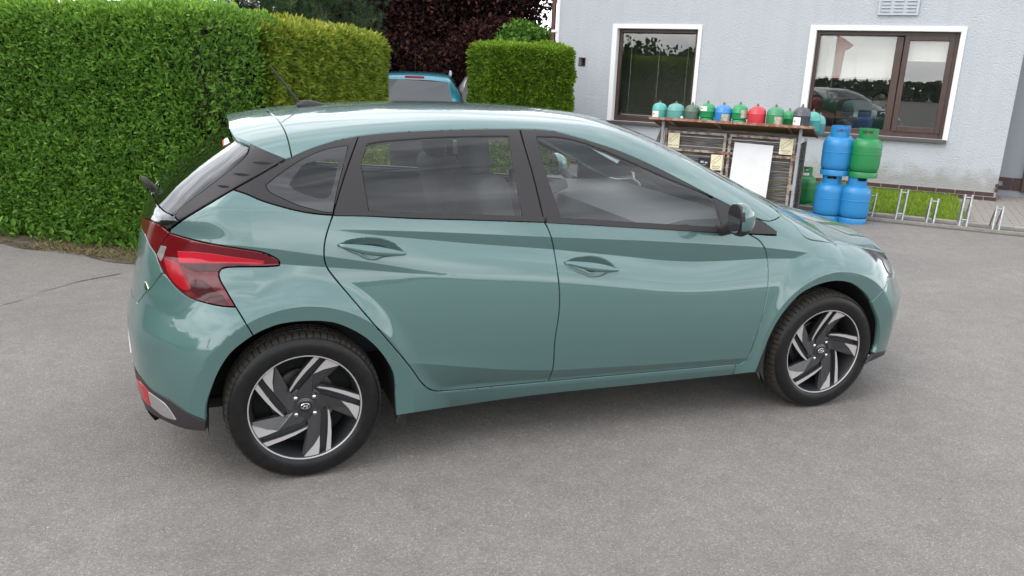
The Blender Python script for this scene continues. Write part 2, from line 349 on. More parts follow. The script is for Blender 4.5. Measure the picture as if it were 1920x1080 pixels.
def panel(name, poly, dom, m, parent, F=Fn, holes=(), h=.009, off=0.0, edge=.014, gap=.0040, sym=False, offfn=None, mirror=True, autonormal=False, creases=False, hole_gap=True):
    ray = DOM[dom][0]
    polys = [poly if signed(poly) > 0 else poly[::-1]] + [q if signed(q) < 0 else q[::-1] for q in holes]
    lo, hi = polys[0].min(0), polys[0].max(0)
    gx = np.arange(lo[0], hi[0], h); gy = np.arange(lo[1], hi[1], h*.866)
    G = np.stack(np.meshgrid(gx, gy, indexing='ij'), -1); G[:, 1::2, 0] += h/2; G = G.reshape(-1, 2)
    ins = inside(G, polys[0])
    for q in polys[1:]: ins &= ~inside(G, q)
    G = G[ins]; G = G[bdist(G, polys) > h*.55]
    cl = []
    if creases:
        for c in CREASES:
            k = inside(c, polys[0]) & (bdist(c, polys) > .004)
            for q in polys[1:]: k &= ~inside(c, q)
            i = 0
            while i < len(k):
                if k[i]:
                    j = i
                    while j+1 < len(k) and k[j+1]: j += 1
                    if j-i >= 2: cl.append(c[i:j+1])
                    i = j
                i += 1
        if cl:
            G = G[bdist(G, cl) > h*.5]
    B = np.concatenate(polys); edges = []; o = 0
    for q in polys:
        n = len(q); edges += [(o+i, o+(i+1) % n) for i in range(n)]; o += n
    for c in cl: edges += [(o+i, o+i+1) for i in range(len(c)-1)]; o += len(c)
    allp = np.concatenate([B]+cl+[G])
    V, E_, T, ov, oe, of = delaunay_2d_cdt([Vector(p) for p in allp], edges, [], 0, 1e-6)
    V = np.array([tuple(v) for v in V]); T = np.array([t for t in T if len(t) == 3])
    ctr = V[T].mean(1); ok = inside(ctr, polys[0])
    for q in polys[1:]: ok &= ~inside(ctr, q)
    T = T[ok]
    v0, v1, v2 = V[T[:, 0]], V[T[:, 1]], V[T[:, 2]]
    sg = (v1[:, 0]-v0[:, 0])*(v2[:, 1]-v0[:, 1])-(v1[:, 1]-v0[:, 1])*(v2[:, 0]-v0[:, 0]); T = np.where((sg < 0)[:, None], T[:, ::-1], T)
    oo, nn = ray(V); P = bis(F, oo, nn, 0.0, 1.5); Nr = grad(F, P)
    outw = np.einsum('ij,ij->i', np.cross(P[T[:, 1]]-P[T[:, 0]], P[T[:, 2]]-P[T[:, 0]]), Nr[T[:, 0]]).mean()
    if outw < 0: T = T[:, ::-1]
    ofs = np.full(len(V), off)
    if offfn is not None: ofs = ofs + offfn(V, bdist(V, polys))
    P = P + Nr*ofs[:, None]
    # boundary: half-edges without a twin
    he = np.concatenate([T[:, [0, 1]], T[:, [1, 2]], T[:, [2, 0]]]); S = set(map(tuple, he)); bd = [(a, b) for a, b in map(tuple, he) if (b, a) not in S]
    nx = {a: b for a, b in bd}; pv = {b: a for a, b in bd}
    bv = np.array(sorted(nx.keys())); out = np.zeros((len(bv), 3))
    for i, b in enumerate(bv):
        t = P[nx[b]]-P[pv.get(b, b)]; o_ = np.cross(t, Nr[b]); out[i] = o_/max(np.linalg.norm(o_), 1e-9)
    if sym: cen = np.abs(P[bv, 1]) < .004
    else: cen = np.zeros(len(bv), bool)
    if not hole_gap and len(holes): cen = cen | (bdist(V[bv], polys[1:]) < 1e-4)
    if gap: P[bv] -= out*np.where(cen, 0, gap)[:, None]
    NV = len(V); Pn, Nn, Fc = [P], [Nr], [tuple(t) for t in T]
    if edge:
        r1 = P[bv]-Nr[bv]*.0016+out*.0011; r2 = P[bv]-Nr[bv]*edge+out*.0011
        Nb = Nr[bv]+out*.9; Nb /= np.linalg.norm(Nb, axis=1, keepdims=True)
        Pn += [r1, r2]; Nn += [Nb, out]; ix = {b: i for i, b in enumerate(bv)}; cs = {b for b, c in zip(bv, cen) if c}
        for a, b in bd:
            if a in cs and b in cs: continue
            i, j = ix[a], ix[b]; k1, k2 = NV, NV+len(bv)
            Fc += [(b, a, k1+i, k1+j), (k1+j, k1+i, k2+i, k2+j)]
    P, Nr = np.concatenate(Pn), np.concatenate(Nn)
    if sym:
        n = len(P); P2 = P*[1, -1, 1]; N2 = Nr*[1, -1, 1]; F2 = [tuple(n+i for i in f[::-1]) for f in Fc]
        P = np.concatenate([P, P2]); Nr = np.concatenate([Nr, N2]); Fc = Fc+F2
    ob = mesh(name, P, Fc, m, parent, smooth=True, normals=None if autonormal else Nr)
    if mirror and not sym:
        flip(ob, parent)
    return ob
MIR = {}
def flip(ob, parent):
    """the same part on the other side of the car"""
    me = ob.data; P = np.empty(len(me.vertices)*3, np.float32); me.vertices.foreach_get('co', P); P = P.reshape(-1, 3)*[1, -1, 1]
    Fc = [tuple(p.vertices)[::-1] for p in me.polygons]
    cn = np.zeros((len(P), 3))
    for p in me.polygons:
        for li in p.loop_indices: cn[me.loops[li].vertex_index] = me.corner_normals[li].vector
    fm = [p.material_index for p in me.polygons]
    o = mesh(ob.name.split('.')[0], P, Fc, None, MIR.get(parent, parent), smooth=True, normals=cn*[1, -1, 1], mats=list(me.materials), fmat=fm)
    MIR[ob] = o
    return o

CREASES = []
def add_crease(fz, x0, x1, n, d=.0018):
    for s_ in (-1, 1):
        x = np.linspace(x0, x1, n); z = fz(x)+s_*d
        CREASES.append(W_inv(np.stack([x, -Sside(x, z), z], 1)))
add_crease(tU1, -.12, 2.72, 330); add_crease(tL1, .03, 2.70, 320); add_crease(tU2, -.40, .54, 120); add_crease(tL2, -.40, .53, 120); add_crease(tC, .44, 2.2, 200)
for xw, zw in ((0, ZC), (WB, ZC-.004)):
    for r_ in (.430, .4345):
        t = np.radians(np.linspace(-5, 185, 170)); x, z = xw+r_*np.cos(t), zw+r_*np.sin(t); CREASES.append(W_inv(np.stack([x, -Sside(x, z), z], 1)))
# ------------------------------------------------------------------ materials of the cars
def flake_paint(name, col):
    m = mat(name, col, rough=.42, metal=.30, spec=.5, coat=1.0, coat_r=.012); m.node_tree.nodes['Principled BSDF'].inputs['Coat IOR'].default_value = 1.66
    return m
M_PAINT = flake_paint('teal_paint', (.059, .131, .124))
M_TRIM = mat('grained_black_plastic', (.024, .0215, .0225), rough=.5, spec=.35, bump=(900, .12, .001))
M_GLOSSBLK = mat('piano_black', (.006, .006, .007), rough=.08, coat=1)
M_FRIT = mat('dark_tinted_glass', (.020, .020, .022), rough=.02, spec=.7)
M_RUBBER = mat('tyre_rubber', (.0060, .0060, .0065), rough=.36, spec=.28, var=(30, (.012, .0115, .011), .4, .7))
M_TREAD = mat('tyre_tread', (.024, .021, .017), rough=.8, var=(60, (.055, .047, .037), .42, .7))
M_DARK = mat('inner_black', (.008, .008, .008), rough=.8)
M_LINER = mat('wheel_arch_felt', (.010, .010, .010), rough=.95)
M_ALLOY = mat('machined_alloy', (.43, .415, .405), rough=.38, metal=.35)
M_WHEEL = mat('anthracite_wheel_paint', (.045, .044, .046), rough=.34, metal=.4, coat=.4)
M_WHEELIN = mat('dark_wheel_barrel', (.03, .031, .034), rough=.45, metal=.4)
M_CHROME = mat('bright_chrome', (.75, .75, .76), rough=.12, metal=1)
M_DISC = mat('brake_disc_steel', (.22, .21, .2), rough=.4, metal=1)
M_SEAT = mat('dark_seat_cloth', (.032, .033, .035), rough=.9, bump=(400, .3, .002))
M_DASH = mat('dash_plastic', (.06, .062, .066), rough=.6)
M_HEAD = mat('headliner_grey', (.34, .33, .32), rough=.9)
M_LENSR = mat('red_lens', (.10, .0025, .007), rough=.10, spec=.6)
M_LENSB = mat('bright_red_reflector', (.42, .005, .018), rough=.15)
M_LENSM = mat('mid_red_lens', (.30, .005, .012), rough=.15)
M_LENSD = mat('dark_red_lens', (.045, .002, .005), rough=.10)
M_LENSW = mat('clear_reflector', (.23, .21, .21), rough=.22, coat=.5, metal=.2)
M_WHITE = mat('white_plastic', (.78, .78, .78), rough=.4)
M_REDL = mat('red_sticker', (.55, .02, .02), rough=.5)
M_GLASS = glass_mat('side_glass', (.94, .97, .96), 1.52)
M_GLASSD = glass_mat('privacy_glass', (.20, .21, .22), 1.8)
M_GLASSW = glass_mat('windscreen_glass', (.82, .87, .85), 1.6)
M_MIRROR = mat('mirror_glass', (.42, .44, .45), rough=.01, metal=1)
M_HLAMP = mat('headlamp_dark', (.03, .03, .034), rough=.15, coat=1)

# ------------------------------------------------------------------ the teal hatchback
CAR = empty('parked_car', (1.3, 0, 0), label='teal five-door hatchback with black pillars and alloy wheels in the foreground', cat='car')
CAR.location = (0, 0, 0)
p = lambda *a: ('p', list(a))
garn = (319.8, 429.5)
DLO_LOW = [(437, 355.6, 1), (460, 363), (492.6, 376.7), (530, 388), (560, 395.5), (592.6, 401), (624, 403.5, 1)]
DOORR_REAR = [(624, 403.5, 1), (618.5, 420), (612, 441), (608, 464), (608.5, 487), (613, 501), (622, 514.5), (663, 563), (726, 637), (770, 689), (790, 716.5), (797, 724), (808, 731), (820.4, 733.8, 1)]
SILLGAP_R = [(820.4, 733.8, 1), (870, 730), (915, 725.6), (1028, 715.2, 1)]
SILLGAP_F = [(1028, 715.2, 1), (1100, 708.5), (1211, 698.5), (1320, 688.5), (1368, 684), (1380, 683, 1)]
DOORGAP = [(1020.5, 416.5, 1), (1027, 427), (1034.5, 448), (1044, 498.7), (1049.2, 546), (1048.7, 583.7), (1040.8, 640), (1037, 690.8), (1033, 703), (1028, 715.2, 1)]
DOORF_FRONT = [(1404, 438.8, 1), (1413, 444), (1424, 451), (1434.6, 467), (1439.5, 490), (1441, 512), (1439, 546.5), (1425.8, 606.3), (1404.6, 665), (1396, 677), (1388, 682), (1380, 683, 1)]
BELT_R = [(624, 403.5, 1), (689, 404.8), (770, 409), (900, 412.5), (1020.5, 416.5, 1)]
BELT_F = [(1020.5, 416.5, 1), (1100, 421), (1200, 427), (1320, 434), (1404, 438.8, 1)]
ARCH_R = [(743, 780, 1), (741, 745), (738, 705), (725.8, 678.9), (708, 655), (688, 636.5), (666.6, 622.6), (645, 612.5), (625, 606), (598, 603), (571.8, 603.3), (545, 605.5), (518.5, 610.7), (490, 622), (475, 630, 1)]
ARCH_RB = [(475, 630, 1), (459, 641), (433, 663), (411.7, 695), (396.7, 730), (388, 755), (385.5, 768), (385, 789, 1)]
LAMP_TOP = [(317.5, 437, 1), (349.7, 446.5), (401.5, 458.5), (453.4, 466.7), (492, 473.5), (513, 482), (523, 489), (524.5, 493.5, 1)]
LAMP_LOW = [(524.5, 493.5, 1), (523.5, 498, 1), (500, 499.7), (479, 500), (440, 500.3), (424, 501.5), (414, 505), (410, 512), (412, 523.7), (425, 547), (441.7, 575.6, 1)]
LAMP_BOT = [(441.7, 575.6, 1), (417, 574), (386, 567.8), (354.9, 557.4), (331.5, 540.6), (310.8, 516), (298, 494), (292.5, 477, 1)]
SILLBOT = [(1417, 698, 1), (1400, 700.5), (1375, 703), (1211, 720), (1000, 742), (870, 760), (743, 780, 1)]
rev = lambda L_: [q[:2]+((1,) if i in (0, len(L_)-1) else tuple(q[2:])) for i, q in enumerate(L_[::-1])]

# rear quarter with sill
quarter = dompoly([p((garn[0], garn[1], 1), (345, 411), (380, 389.5), (437, 355.6, 1)), ('p', DLO_LOW), ('p', DOORR_REAR), ('p', SILLGAP_R), ('p', SILLGAP_F), p((1380, 683, 1), (1378, 693), (1374, 703, 1)),
                   ('p', [(1374, 703, 1)]+SILLBOT[3:]), ('p', ARCH_R), p((475, 630, 1), (458, 602), (441.7, 575.6, 1)), ('p', rev(LAMP_LOW)), ('p', rev(LAMP_TOP)), p((317.5, 437, 1), (garn[0], garn[1], 1))], 'W', Fn)
panel('rear_quarter_panel', quarter, 'W', M_PAINT, CAR, edge=.03, creases=True, h=.0075)

# doors
HANDLE_R = [(632, 459.4, 1), (646, 452), (663, 447.2), (694.5, 444.6), (722, 448.5), (746, 460), (762, 477.5, 1), (735, 481), (716, 484), (704, 488.5), (693, 489), (682, 485), (672, 479), (653.5, 472)]
HANDLE_F = [(1057.5, 492, 1), (1072, 484.5), (1090, 480.5), (1112, 479.5), (1132, 484), (1148, 494), (1160.5, 508.5, 1), (1140, 512), (1131, 517), (1120, 521), (1106, 521), (1096, 516), (1080, 510), (1067, 503)]
def door(side_parent, gaps, handle, skin_name='door'):
    poly = dompoly(gaps, 'W', Fn); hp = dompoly([('P', handle)], 'W', Fn, .006)
    return poly, hp
rdoor, rh = door(CAR, [('p', BELT_R), ('p', DOORGAP), ('p', rev(SILLGAP_R)), ('p', rev(DOORR_REAR))], HANDLE_R)
fdoor, fh = door(CAR, [('p', BELT_F), ('p', DOORF_FRONT), ('p', rev(SILLGAP_F)), ('p', rev(DOORGAP))], HANDLE_F)
def mkdoor(name, poly, hp, hpix):
    o = panel(name, poly, 'W', M_PAINT, CAR, holes=[hp], h=.0075, creases=True, hole_gap=False)
    panel('handle_recess', hp, 'W', M_PAINT, o, h=.005, edge=0, gap=0, offfn=lambda V, d: -.019*(1-np.exp(-(d/.017)**2)), autonormal=True)
    # handle bar: a lozenge lying across the recess
    a, b = pix(Fn, [(hpix[0][0]+1, hpix[0][1]+.5), (hpix[6][0]-1, hpix[6][1]-1.5)])
    V = []; Fc = []; n = 28; k = 12
    dirv = (b-a); ln = np.linalg.norm(dirv); nrm = grad(Fn, (a+b)[None]/2)[0]; upv = np.cross(nrm, dirv/ln); upv /= np.linalg.norm(upv)
    if upv[2] < 0: upv = -upv
    for i in range(n+1):
        t = i/n; c = a+dirv*t; c2, = bis(Fn, np.array([c-nrm*.12]), np.array([nrm]), 0.0, .2)
        hh = .0040+.0155*math.sin(PI*t)**.55*(.75+.25*math.cos((t-.5)*4)); bul = .006+.030*math.sin(PI*t)**.7
        for j in range(k):
            an = 2*PI*j/k; V.append(c2+upv*(hh*math.sin(an)-.004*math.sin(PI*t)) + nrm*(bul-.010*math.sin(PI*t)+ (.009*math.cos(an) if math.cos(an) > 0 else .007*math.cos(an))*math.sin(PI*t)**.4))
    for i in range(n):
        for j in range(k): Fc.append((i*k+j, i*k+(j+1) % k, (i+1)*k+(j+1) % k, (i+1)*k+j))
    Fc += [tuple(range(k))[::-1], tuple(n*k+j for j in range(k))]
    hb = mesh('door_handle', V, Fc, M_PAINT, None, smooth=True)
    bm = bmesh.new(); bm.from_mesh(hb.data); bmesh.ops.recalc_face_normals(bm, faces=bm.faces); bm.to_mesh(hb.data); bm.free()
    hb.parent = o; flip(hb, o)
    return o
RD = mkdoor('rear_door', rdoor, rh, HANDLE_R); FD = mkdoor('front_door', fdoor, fh, HANDLE_F)

# window surround: black frames of the doors and the fixed quarter trim, glass, belt strips
DLO_UP = [(437, 355.6, 1), (492, 324), (535, 299.5), (547.5, 294.3), (577.8, 280.5), (607.4, 270), (637, 261.5), (674, 254.6), (720, 249.2), (770, 245.8), (881.5, 242), (974, 241.3, 1)]
DLO_UPF = [(976, 241.3, 1), (1029.6, 244), (1070, 253), (1108, 264.5), (1167.5, 285.5), (1226.7, 312), (1286, 342.3), (1339.4, 370.4), (1380, 391), (1419.4, 409), (1456.5, 435, 1)]
G_Q = [(499, 347, 1), (524, 327), (566.7, 299), (611, 280.5), (652, 272.5, 1), (646, 300), (634, 345), (623.5, 397.5, 1), (605, 396), (585, 391), (560, 384), (530, 371), (505, 358)]
G_R = [(689, 269.5, 1), (720, 264.5), (770, 260.5), (825, 257), (881.5, 255.3), (954, 255, 1), (962, 300), (970, 350), (979.6, 407.6, 1), (844, 402.8), (692.6, 397.4, 1), (685, 352), (677.6, 308, 1)]
G_F = [(1006, 255.5, 1), (1050, 257), (1093, 267), (1137.8, 284), (1197, 310.5), (1256, 337), (1315.7, 361), (1336, 370.5, 1), (1345, 395), (1355, 426.5, 1), (1286, 423.8), (1167.5, 417.8), (1054.8, 411.8, 1), (1040, 370), (1028, 333.4)]
gq, gr, gf = (dompoly([('P', g)], 'W', Fn, .008) for g in (G_Q, G_R, G_F))
BPIL_R = [(974, 241.3, 1), (985, 279), (999, 326), (1012, 379), (1021, 416.6, 1)]
BPIL_F = [(1021, 416.6, 1), (1013, 379), (1000, 326), (986, 277), (976, 241.3, 1)]
CPIL = [(624, 403.5, 1), (640, 349), (655, 303), (672.5, 254.8, 1)]
qtrim = dompoly([p((437, 355.6, 1), (492, 324.5), (540, 297.5), (577.8, 280.5), (607.4, 270), (637, 261.5), (672.5, 254.8, 1)), ('p', rev(CPIL)), ('p', rev(DLO_LOW))], 'W', Fn)
panel('quarter_window_trim', qtrim, 'W', M_TRIM, CAR, holes=[gq], h=.012)
rfr = dompoly([p((672.5, 254.8, 1), (720, 249.2), (770, 245.8), (881.5, 242), (974, 241.3, 1)), ('p', BPIL_R), p((1021, 416.6, 1), (900, 412.5), (770, 408), (689, 404.4), (624, 403.5, 1)), ('p', CPIL)], 'W', Fn)
MIR_RD, MIR_FD = MIR[RD], MIR[FD]
panel('window_frame', rfr, 'W', M_TRIM, RD, holes=[gr], h=.012, edge=.022)
ffr = dompoly([('p', DLO_UPF), p((1456.5, 435, 1), (1457.5, 440, 1), (1404, 438.8, 1)), ('p', rev(BELT_F)), ('p', BPIL_F)], 'W', Fn)
panel('window_frame', ffr, 'W', M_TRIM, FD, holes=[gf], h=.012, edge=.022)
panel('window_glass', gr, 'W', M_GLASS, RD, off=-.006, edge=0, gap=0, h=.02)
panel('window_glass', gf, 'W', M_GLASS, FD, off=-.006, edge=0, gap=0, h=.02)
fin = dompoly([('P', [(542.6, 345), (555, 325), (570, 308), (584, 302.5), (600, 300.5), (628, 299), (633, 303), (631.5, 319), (625, 347), (619, 366), (610, 372), (600, 372.5), (580, 367), (563, 361), (549, 353)])], 'W', Fn, .008)
panel('window_frit', gq, 'W', M_FRIT, CAR, holes=[fin], off=-.002, edge=0, gap=0, h=.02)
panel('window_glass', fin, 'W', M_GLASS, CAR, off=-.002, edge=0, gap=0, h=.02)
shell = dompoly([('p', DLO_UP), ('p', DLO_UPF), p((1456.5, 435, 1), (1404, 438.8), (1200, 427), (1020.5, 416.5), (770, 409), (624, 403.5), (560, 395.5), (492, 376), (437, 355.6, 1))], 'W', Fn)
panel('pillar_trim', shell, 'W', M_DARK, CAR, holes=[gq, gr, gf], h=.03, off=-.02, edge=0, gap=.004)
# belt moulding, a slim raised strip under the glass
def strip(name, pts, width, parent, up, m=None, d=.006):
    c = spline(pts, 6, False); a = pix(Fn, c-[0, width*up]); b = pix(Fn, c+[0, width*(1-up)]); n = grad(Fn, (a+b)/2)
    V = np.concatenate([a-n*.003, a+n*d, b+n*d, b-n*.003]); k = len(a); Fc = []
    for j in range(3):
        for i in range(k-1): Fc.append((j*k+i, j*k+i+1, (j+1)*k+i+1, (j+1)*k+i))
    o = mesh(name, V, Fc, m or M_TRIM, None); bm = bmesh.new(); bm.from_mesh(o.data); bmesh.ops.recalc_face_normals(bm, faces=bm.faces)
    bm.normal_update(); bm.to_mesh(o.data); bm.free(); o.parent = parent
    flip(o, parent)
    return o
strip('belt_moulding', [(627, 400.5, 1), (689, 401.5), (770, 405), (900, 409), (1019, 413, 1)], 9.5, RD, .62)
strip('belt_moulding', [(1024, 414.2, 1), (1100, 418), (1200, 424), (1320, 431), (1402, 435.5, 1)], 10, FD, .62)

# front wing, bonnet, roof, bumpers
BON = [(1470, 409, 1), (1480, 415), (1490.8, 424), (1500, 436), (1509, 444.5), (1519.3, 449.4), (1540, 452.5), (1564, 456), (1611, 462.8, 1)]
HL_TOP = [(1611, 462.8, 1), (1640, 469), (1664.5, 476.5, 1)]
HL_LOW = [(1611, 462.8, 1), (1633.4, 481), (1645, 492), (1653.8, 503), (1664, 519.5, 1)]
ARCH_F = [(1638, 667, 1), (1646, 648), (1649, 625), (1648, 604), (1638, 575), (1621.5, 549.5), (1597, 532), (1568.6, 527.5), (1534.8, 534.4), (1501, 552), (1472, 582.6), (1448, 621), (1431, 662), (1417, 698, 1)]
i_se = 6
wing = dompoly([p((1404, 438.8, 1), (1456, 442, 1)), p((1456, 442, 1), (1458, 436, 1)), p((1458, 436, 1), (1432, 417), (1419.4, 409.5, 1)), p((1419.4, 409.5, 1), (1440, 414.4), (1455, 410.5), (1464, 404.5, 1)), ('p', BON), ('p', HL_LOW),
                p((1664, 519.5, 1), (1661, 535.6), (1645.6, 555.5), (1634, 566, 1)), ('p', [(1634, 566, 1), (1621.5, 549.5), (1597, 532), (1568.6, 527.5), (1534.8, 534.4), (1501, 552), (1472, 582.6), (1448, 621), (1431, 662), (1417, 698, 1)]),
                p((1417, 698, 1), (1374, 703, 1)), p((1374, 703, 1), (1380, 683, 1)), ('p', rev(DOORF_FRONT))], 'W', Fn)
panel('front_wing', wing, 'W', M_PAINT, CAR, edge=.03, h=.0075, creases=True)
fx = lambda s, z: ('d', [(s, z)])
fbump = dompoly([p((1664, 519.5, 1), (1676, 521.5, 1)), ('d', [(SFRONT-.62, .70), (SFRONT-.45, .75), (SFRONT, .775)]), ('d', [(SFRONT, .775), (SFRONT, .235)]), ('d', [(SFRONT, .235), (SFRONT-.5, .235), (SFRONT-.72, .22)]),
                 p((1666, 656, 1), (1652, 660), (1639.5, 664, 1)), ('p', [(1639.5, 664, 1), (1646, 648), (1649, 625), (1648, 604), (1634, 566, 1)]), p((1634, 566, 1), (1645.6, 555.5), (1661, 535.6), (1664, 519.5, 1))], 'W', Fn, .012)
panel('front_bumper', fbump, 'W', M_PAINT, CAR, sym=True, edge=.03)
fclad = dompoly([p((1639.5, 664, 1), (1652, 660), (1666, 656, 1)), ('d', [(SFRONT-.72, .22), (SFRONT-.5, .235), (SFRONT, .235)]), ('d', [(SFRONT, .235), (SFRONT, .16)]), ('d', [(SFRONT, .16), (SFRONT-.55, .16), (SFRONT-.73, .165)]), p((1664, 663, 1), (1640, 675), (1622, 683, 1)), p((1622, 683, 1), (1639.5, 664, 1))], 'W', Fn, .012)
panel('bumper_lip', fclad, 'W', M_TRIM, CAR, sym=True, edge=.02)
hl = dompoly([('p', HL_TOP), p((1664.5, 476.5, 1), (1672, 492), (1676, 521.5, 1)), p((1676, 521.5, 1), (1664, 519.5, 1)), ('p', rev(HL_LOW))], 'W', Fn, .008)
HL = panel('headlight', hl, 'W', M_HLAMP, CAR, h=.012, off=-.003, edge=.02)
hl2 = dompoly([p((1654, 485, 1), (1664, 487), (1671, 500), (1673.5, 515, 1), (1667, 512), (1660, 500), (1654, 485, 1))], 'W', Fn, .006)
panel('light_reflector', hl2, 'W', mat('headlamp_lens', (.10, .10, .105), rough=.2), HL, h=.01, off=.001, edge=.003, gap=0)
gril = dompoly([('d', [(SFRONT-.55, .60), (SFRONT, .61)]), ('d', [(SFRONT, .61), (SFRONT, .36)]), ('d', [(SFRONT, .36), (SFRONT-.42, .36)]), ('d', [(SFRONT-.42, .36), (SFRONT-.55, .60)])], 'W', Fn, .012)
panel('grille', gril, 'W', M_GLOSSBLK, CAR, sym=True, off=.004, edge=.006)
bon = dompoly([('p', BON), ('p', HL_TOP), ('xy', [(3.235, -.45), (3.29, -.2), (3.305, 0)]), ('xy', [(3.305, 0), (2.16, 0)]), ('xy', [(2.16, 0), (2.19, -.4), (2.235, -.62)]), p((1462, 401, 1), (1466, 405), (1470, 409, 1))], 'C', Fn, .012)
panel('bonnet', bon, 'C', M_PAINT, CAR, sym=True, edge=.02, gap=.006)
APX = [(1.515, -.50), (1.70, -.572), (1.9, -.625), (2.05, -.655), (2.16, -.67)]
roof = dompoly([p((502.7, 209.9, 1), (518, 221), (531, 239), (537.7, 254.5), (543, 275), (547.3, 294.7, 1)), ('p', [(547.5, 294.3, 1)]+DLO_UP[4:]), ('p', DLO_UPF[:-2]+[(1419.4, 409, 1)]), p((1419.4, 409.5, 1), (1440, 414.4), (1455, 410.5), (1464, 404.5, 1)),
                ('xy', [(2.235, -.66, 1), (2.16, -.655, 1)]), ('xy', APX[::-1]), ('xy', [(1.515, -.50), (1.53, -.25), (1.535, 0)]), ('xy', [(1.535, 0), (-.042, 0)])], 'C', Fs, .010)
panel('roof', roof, 'C', M_PAINT, CAR, F=Fs, sym=True, edge=.02, gap=.0042)
ws = dompoly([('xy', [(1.535, 0), (1.53, -.25), (1.515, -.50)]), ('xy', APX), ('xy', [(2.16, -.67), (2.13, -.4), (2.11, 0)]), ('xy', [(2.11, 0), (1.535, 0)])], 'C', Fn, .015)
panel('windscreen', ws, 'C', M_GLASSW, CAR, sym=True, h=.03, off=-.003, edge=0, gap=0)
cowl = dompoly([('xy', [(2.07, 0), (2.09, -.4), (2.13, -.69)]), ('xy', [(2.13, -.69), (2.29, -.66)]), ('xy', [(2.29, -.66), (2.25, -.4), (2.24, 0)]), ('xy', [(2.24, 0), (2.07, 0)])], 'C', Fn, .012)
panel('cowl_panel', cowl, 'C', M_DARK, CAR, sym=True, h=.02, off=-.025, edge=0)
hdl = dompoly([('xy', [(1.5, 0), (1.5, -.50)]), ('xy', [(1.5, -.50), (.6, -.56), (-.05, -.50)]), ('xy', [(-.05, -.5), (-.05, 0)]), ('xy', [(-.05, 0), (1.5, 0)])], 'C', Fs, .03)
panel('headliner', hdl, 'C', M_HEAD, CAR, F=Fs, sym=True, h=.05, off=-.035, edge=0, gap=0)
# spoiler
sp = dompoly([p((502.7, 209.9, 1), (518, 221), (531, 239), (537.7, 254.5), (543, 275), (547.3, 294.7, 1)), p((547.3, 294.7, 1), (535, 298, 1)), p((535, 298, 1), (500, 283), (469, 268.5, 1)), p((469, 268.5, 1), (455, 263), (443, 257), (433, 247), (428, 238), (427.5, 231, 1)), ('xy', [(-.218, -.18), (-.2175, -.08), (-.217, 0)]), ('xy', [(-.217, 0), (-.042, 0)])], 'C', Fs, .010)
SP = panel('roof_spoiler', sp, 'C', M_PAINT, CAR, F=Fs, sym=True, edge=.035, gap=.0042)
V = []
spu = dompoly([('xy', [(-.04, 0), (-.04, -.52)]), ('xy', [(-.04, -.52), (-.15, -.52), (-.19, -.44)]), ('xy', [(-.19, -.44), (-.19, -.2), (-.18, 0)]), ('xy', [(-.18, 0), (-.04, 0)])], 'C', Fs, .015)
panel('spoiler_underside', spu, 'C', M_DARK, SP, F=Fs, sym=True, h=.04, off=-.034, edge=0, gap=0)

# tailgate
cpg = dompoly([p((469, 268.7, 1), (502, 283.5), (535, 298, 1)), p((535, 298, 1), (492, 324), (440.4, 352.6), (380, 387.5), (334.5, 415, 1)), p((334.5, 415, 1), (326.3, 405, 1)), p((326.3, 405, 1), (334, 394.5), (358, 374), (386, 353), (425, 323), (453.4, 299.8), (463, 289), (466.4, 281), (469, 268.7, 1))], 'W', Fn, .008)
CG = panel('pillar_garnish', cpg, 'W', M_TRIM, CAR, h=.012, edge=.01)
for (a, b) in (((472, 304.5), (511, 306.5)), ((436, 325.5), (470, 328.5)), ((407, 348), (432, 350.5))):
    A, B = pix(Fn, [a, b]); nn_ = grad(Fn, (A+B)[None]/2)[0]; up_ = np.cross(nn_, B-A); up_ /= np.linalg.norm(up_)
    n = 10; V = []; Fc = []
    for i in range(n+1):
        t = i/n; c = pix(Fn, [np.array(a)+(np.array(b)-np.array(a))*t])[0]; q = math.sin(PI*t)
        V += [c+up_*.008*q-nn_*.002, c+nn_*.008*q, c-up_*.009*q-nn_*.002]
    for i in range(n): Fc += [(3*i, 3*i+1, 3*i+4, 3*i+3), (3*i+1, 3*i+2, 3*i+5, 3*i+4)]
    o_ = mesh('fin', V, Fc, M_TRIM, CG); flip(o_, CG)
sc = SREAR
zc_g = 1.335
rg = dompoly([('d', [(sc, 1.318), (sc+.3, 1.318)]), p((436, 254, 1), (445, 263), (455, 270), (467, 276, 1)), p((467, 276, 1), (463, 288), (453.4, 299.8), (425, 323), (386, 353), (358, 374), (334, 394.5), (326.3, 405, 1)), p((326.3, 405, 1), (308, 396), (293, 380), (285, 363, 1)), ('d', [(sc+.25, 1.09), (sc, 1.085)]), ('d', [(sc, 1.085), (sc, 1.318)])], 'W', Fn, .010)
rg[:, 1] = np.minimum(rg[:, 1], 1.322)
RG = panel('rear_window', rg, 'W', mat('rear_glass_dark', (.004, .005, .005), rough=.02, coat=0, spec=.55), CAR, sym=True, h=.02, edge=.006)
gb = dompoly([p((326.3, 405, 1), (334.5, 415, 1), (319, 429.5, 1)), p((319, 429.5, 1), (300, 422), (280, 411, 1)), ('d', [(sc+.36, 1.005), (sc, 1.0)]), ('d', [(sc, 1.0), (sc, 1.083)]), ('d', [(sc, 1.083), (sc+.25, 1.088)]), p((285, 363, 1), (293, 380), (308, 396), (326.3, 405, 1))], 'W', Fn, .010)
panel('tailgate_garnish', gb, 'W', M_GLOSSBLK, CAR, sym=True, h=.015, off=.004, edge=.012)
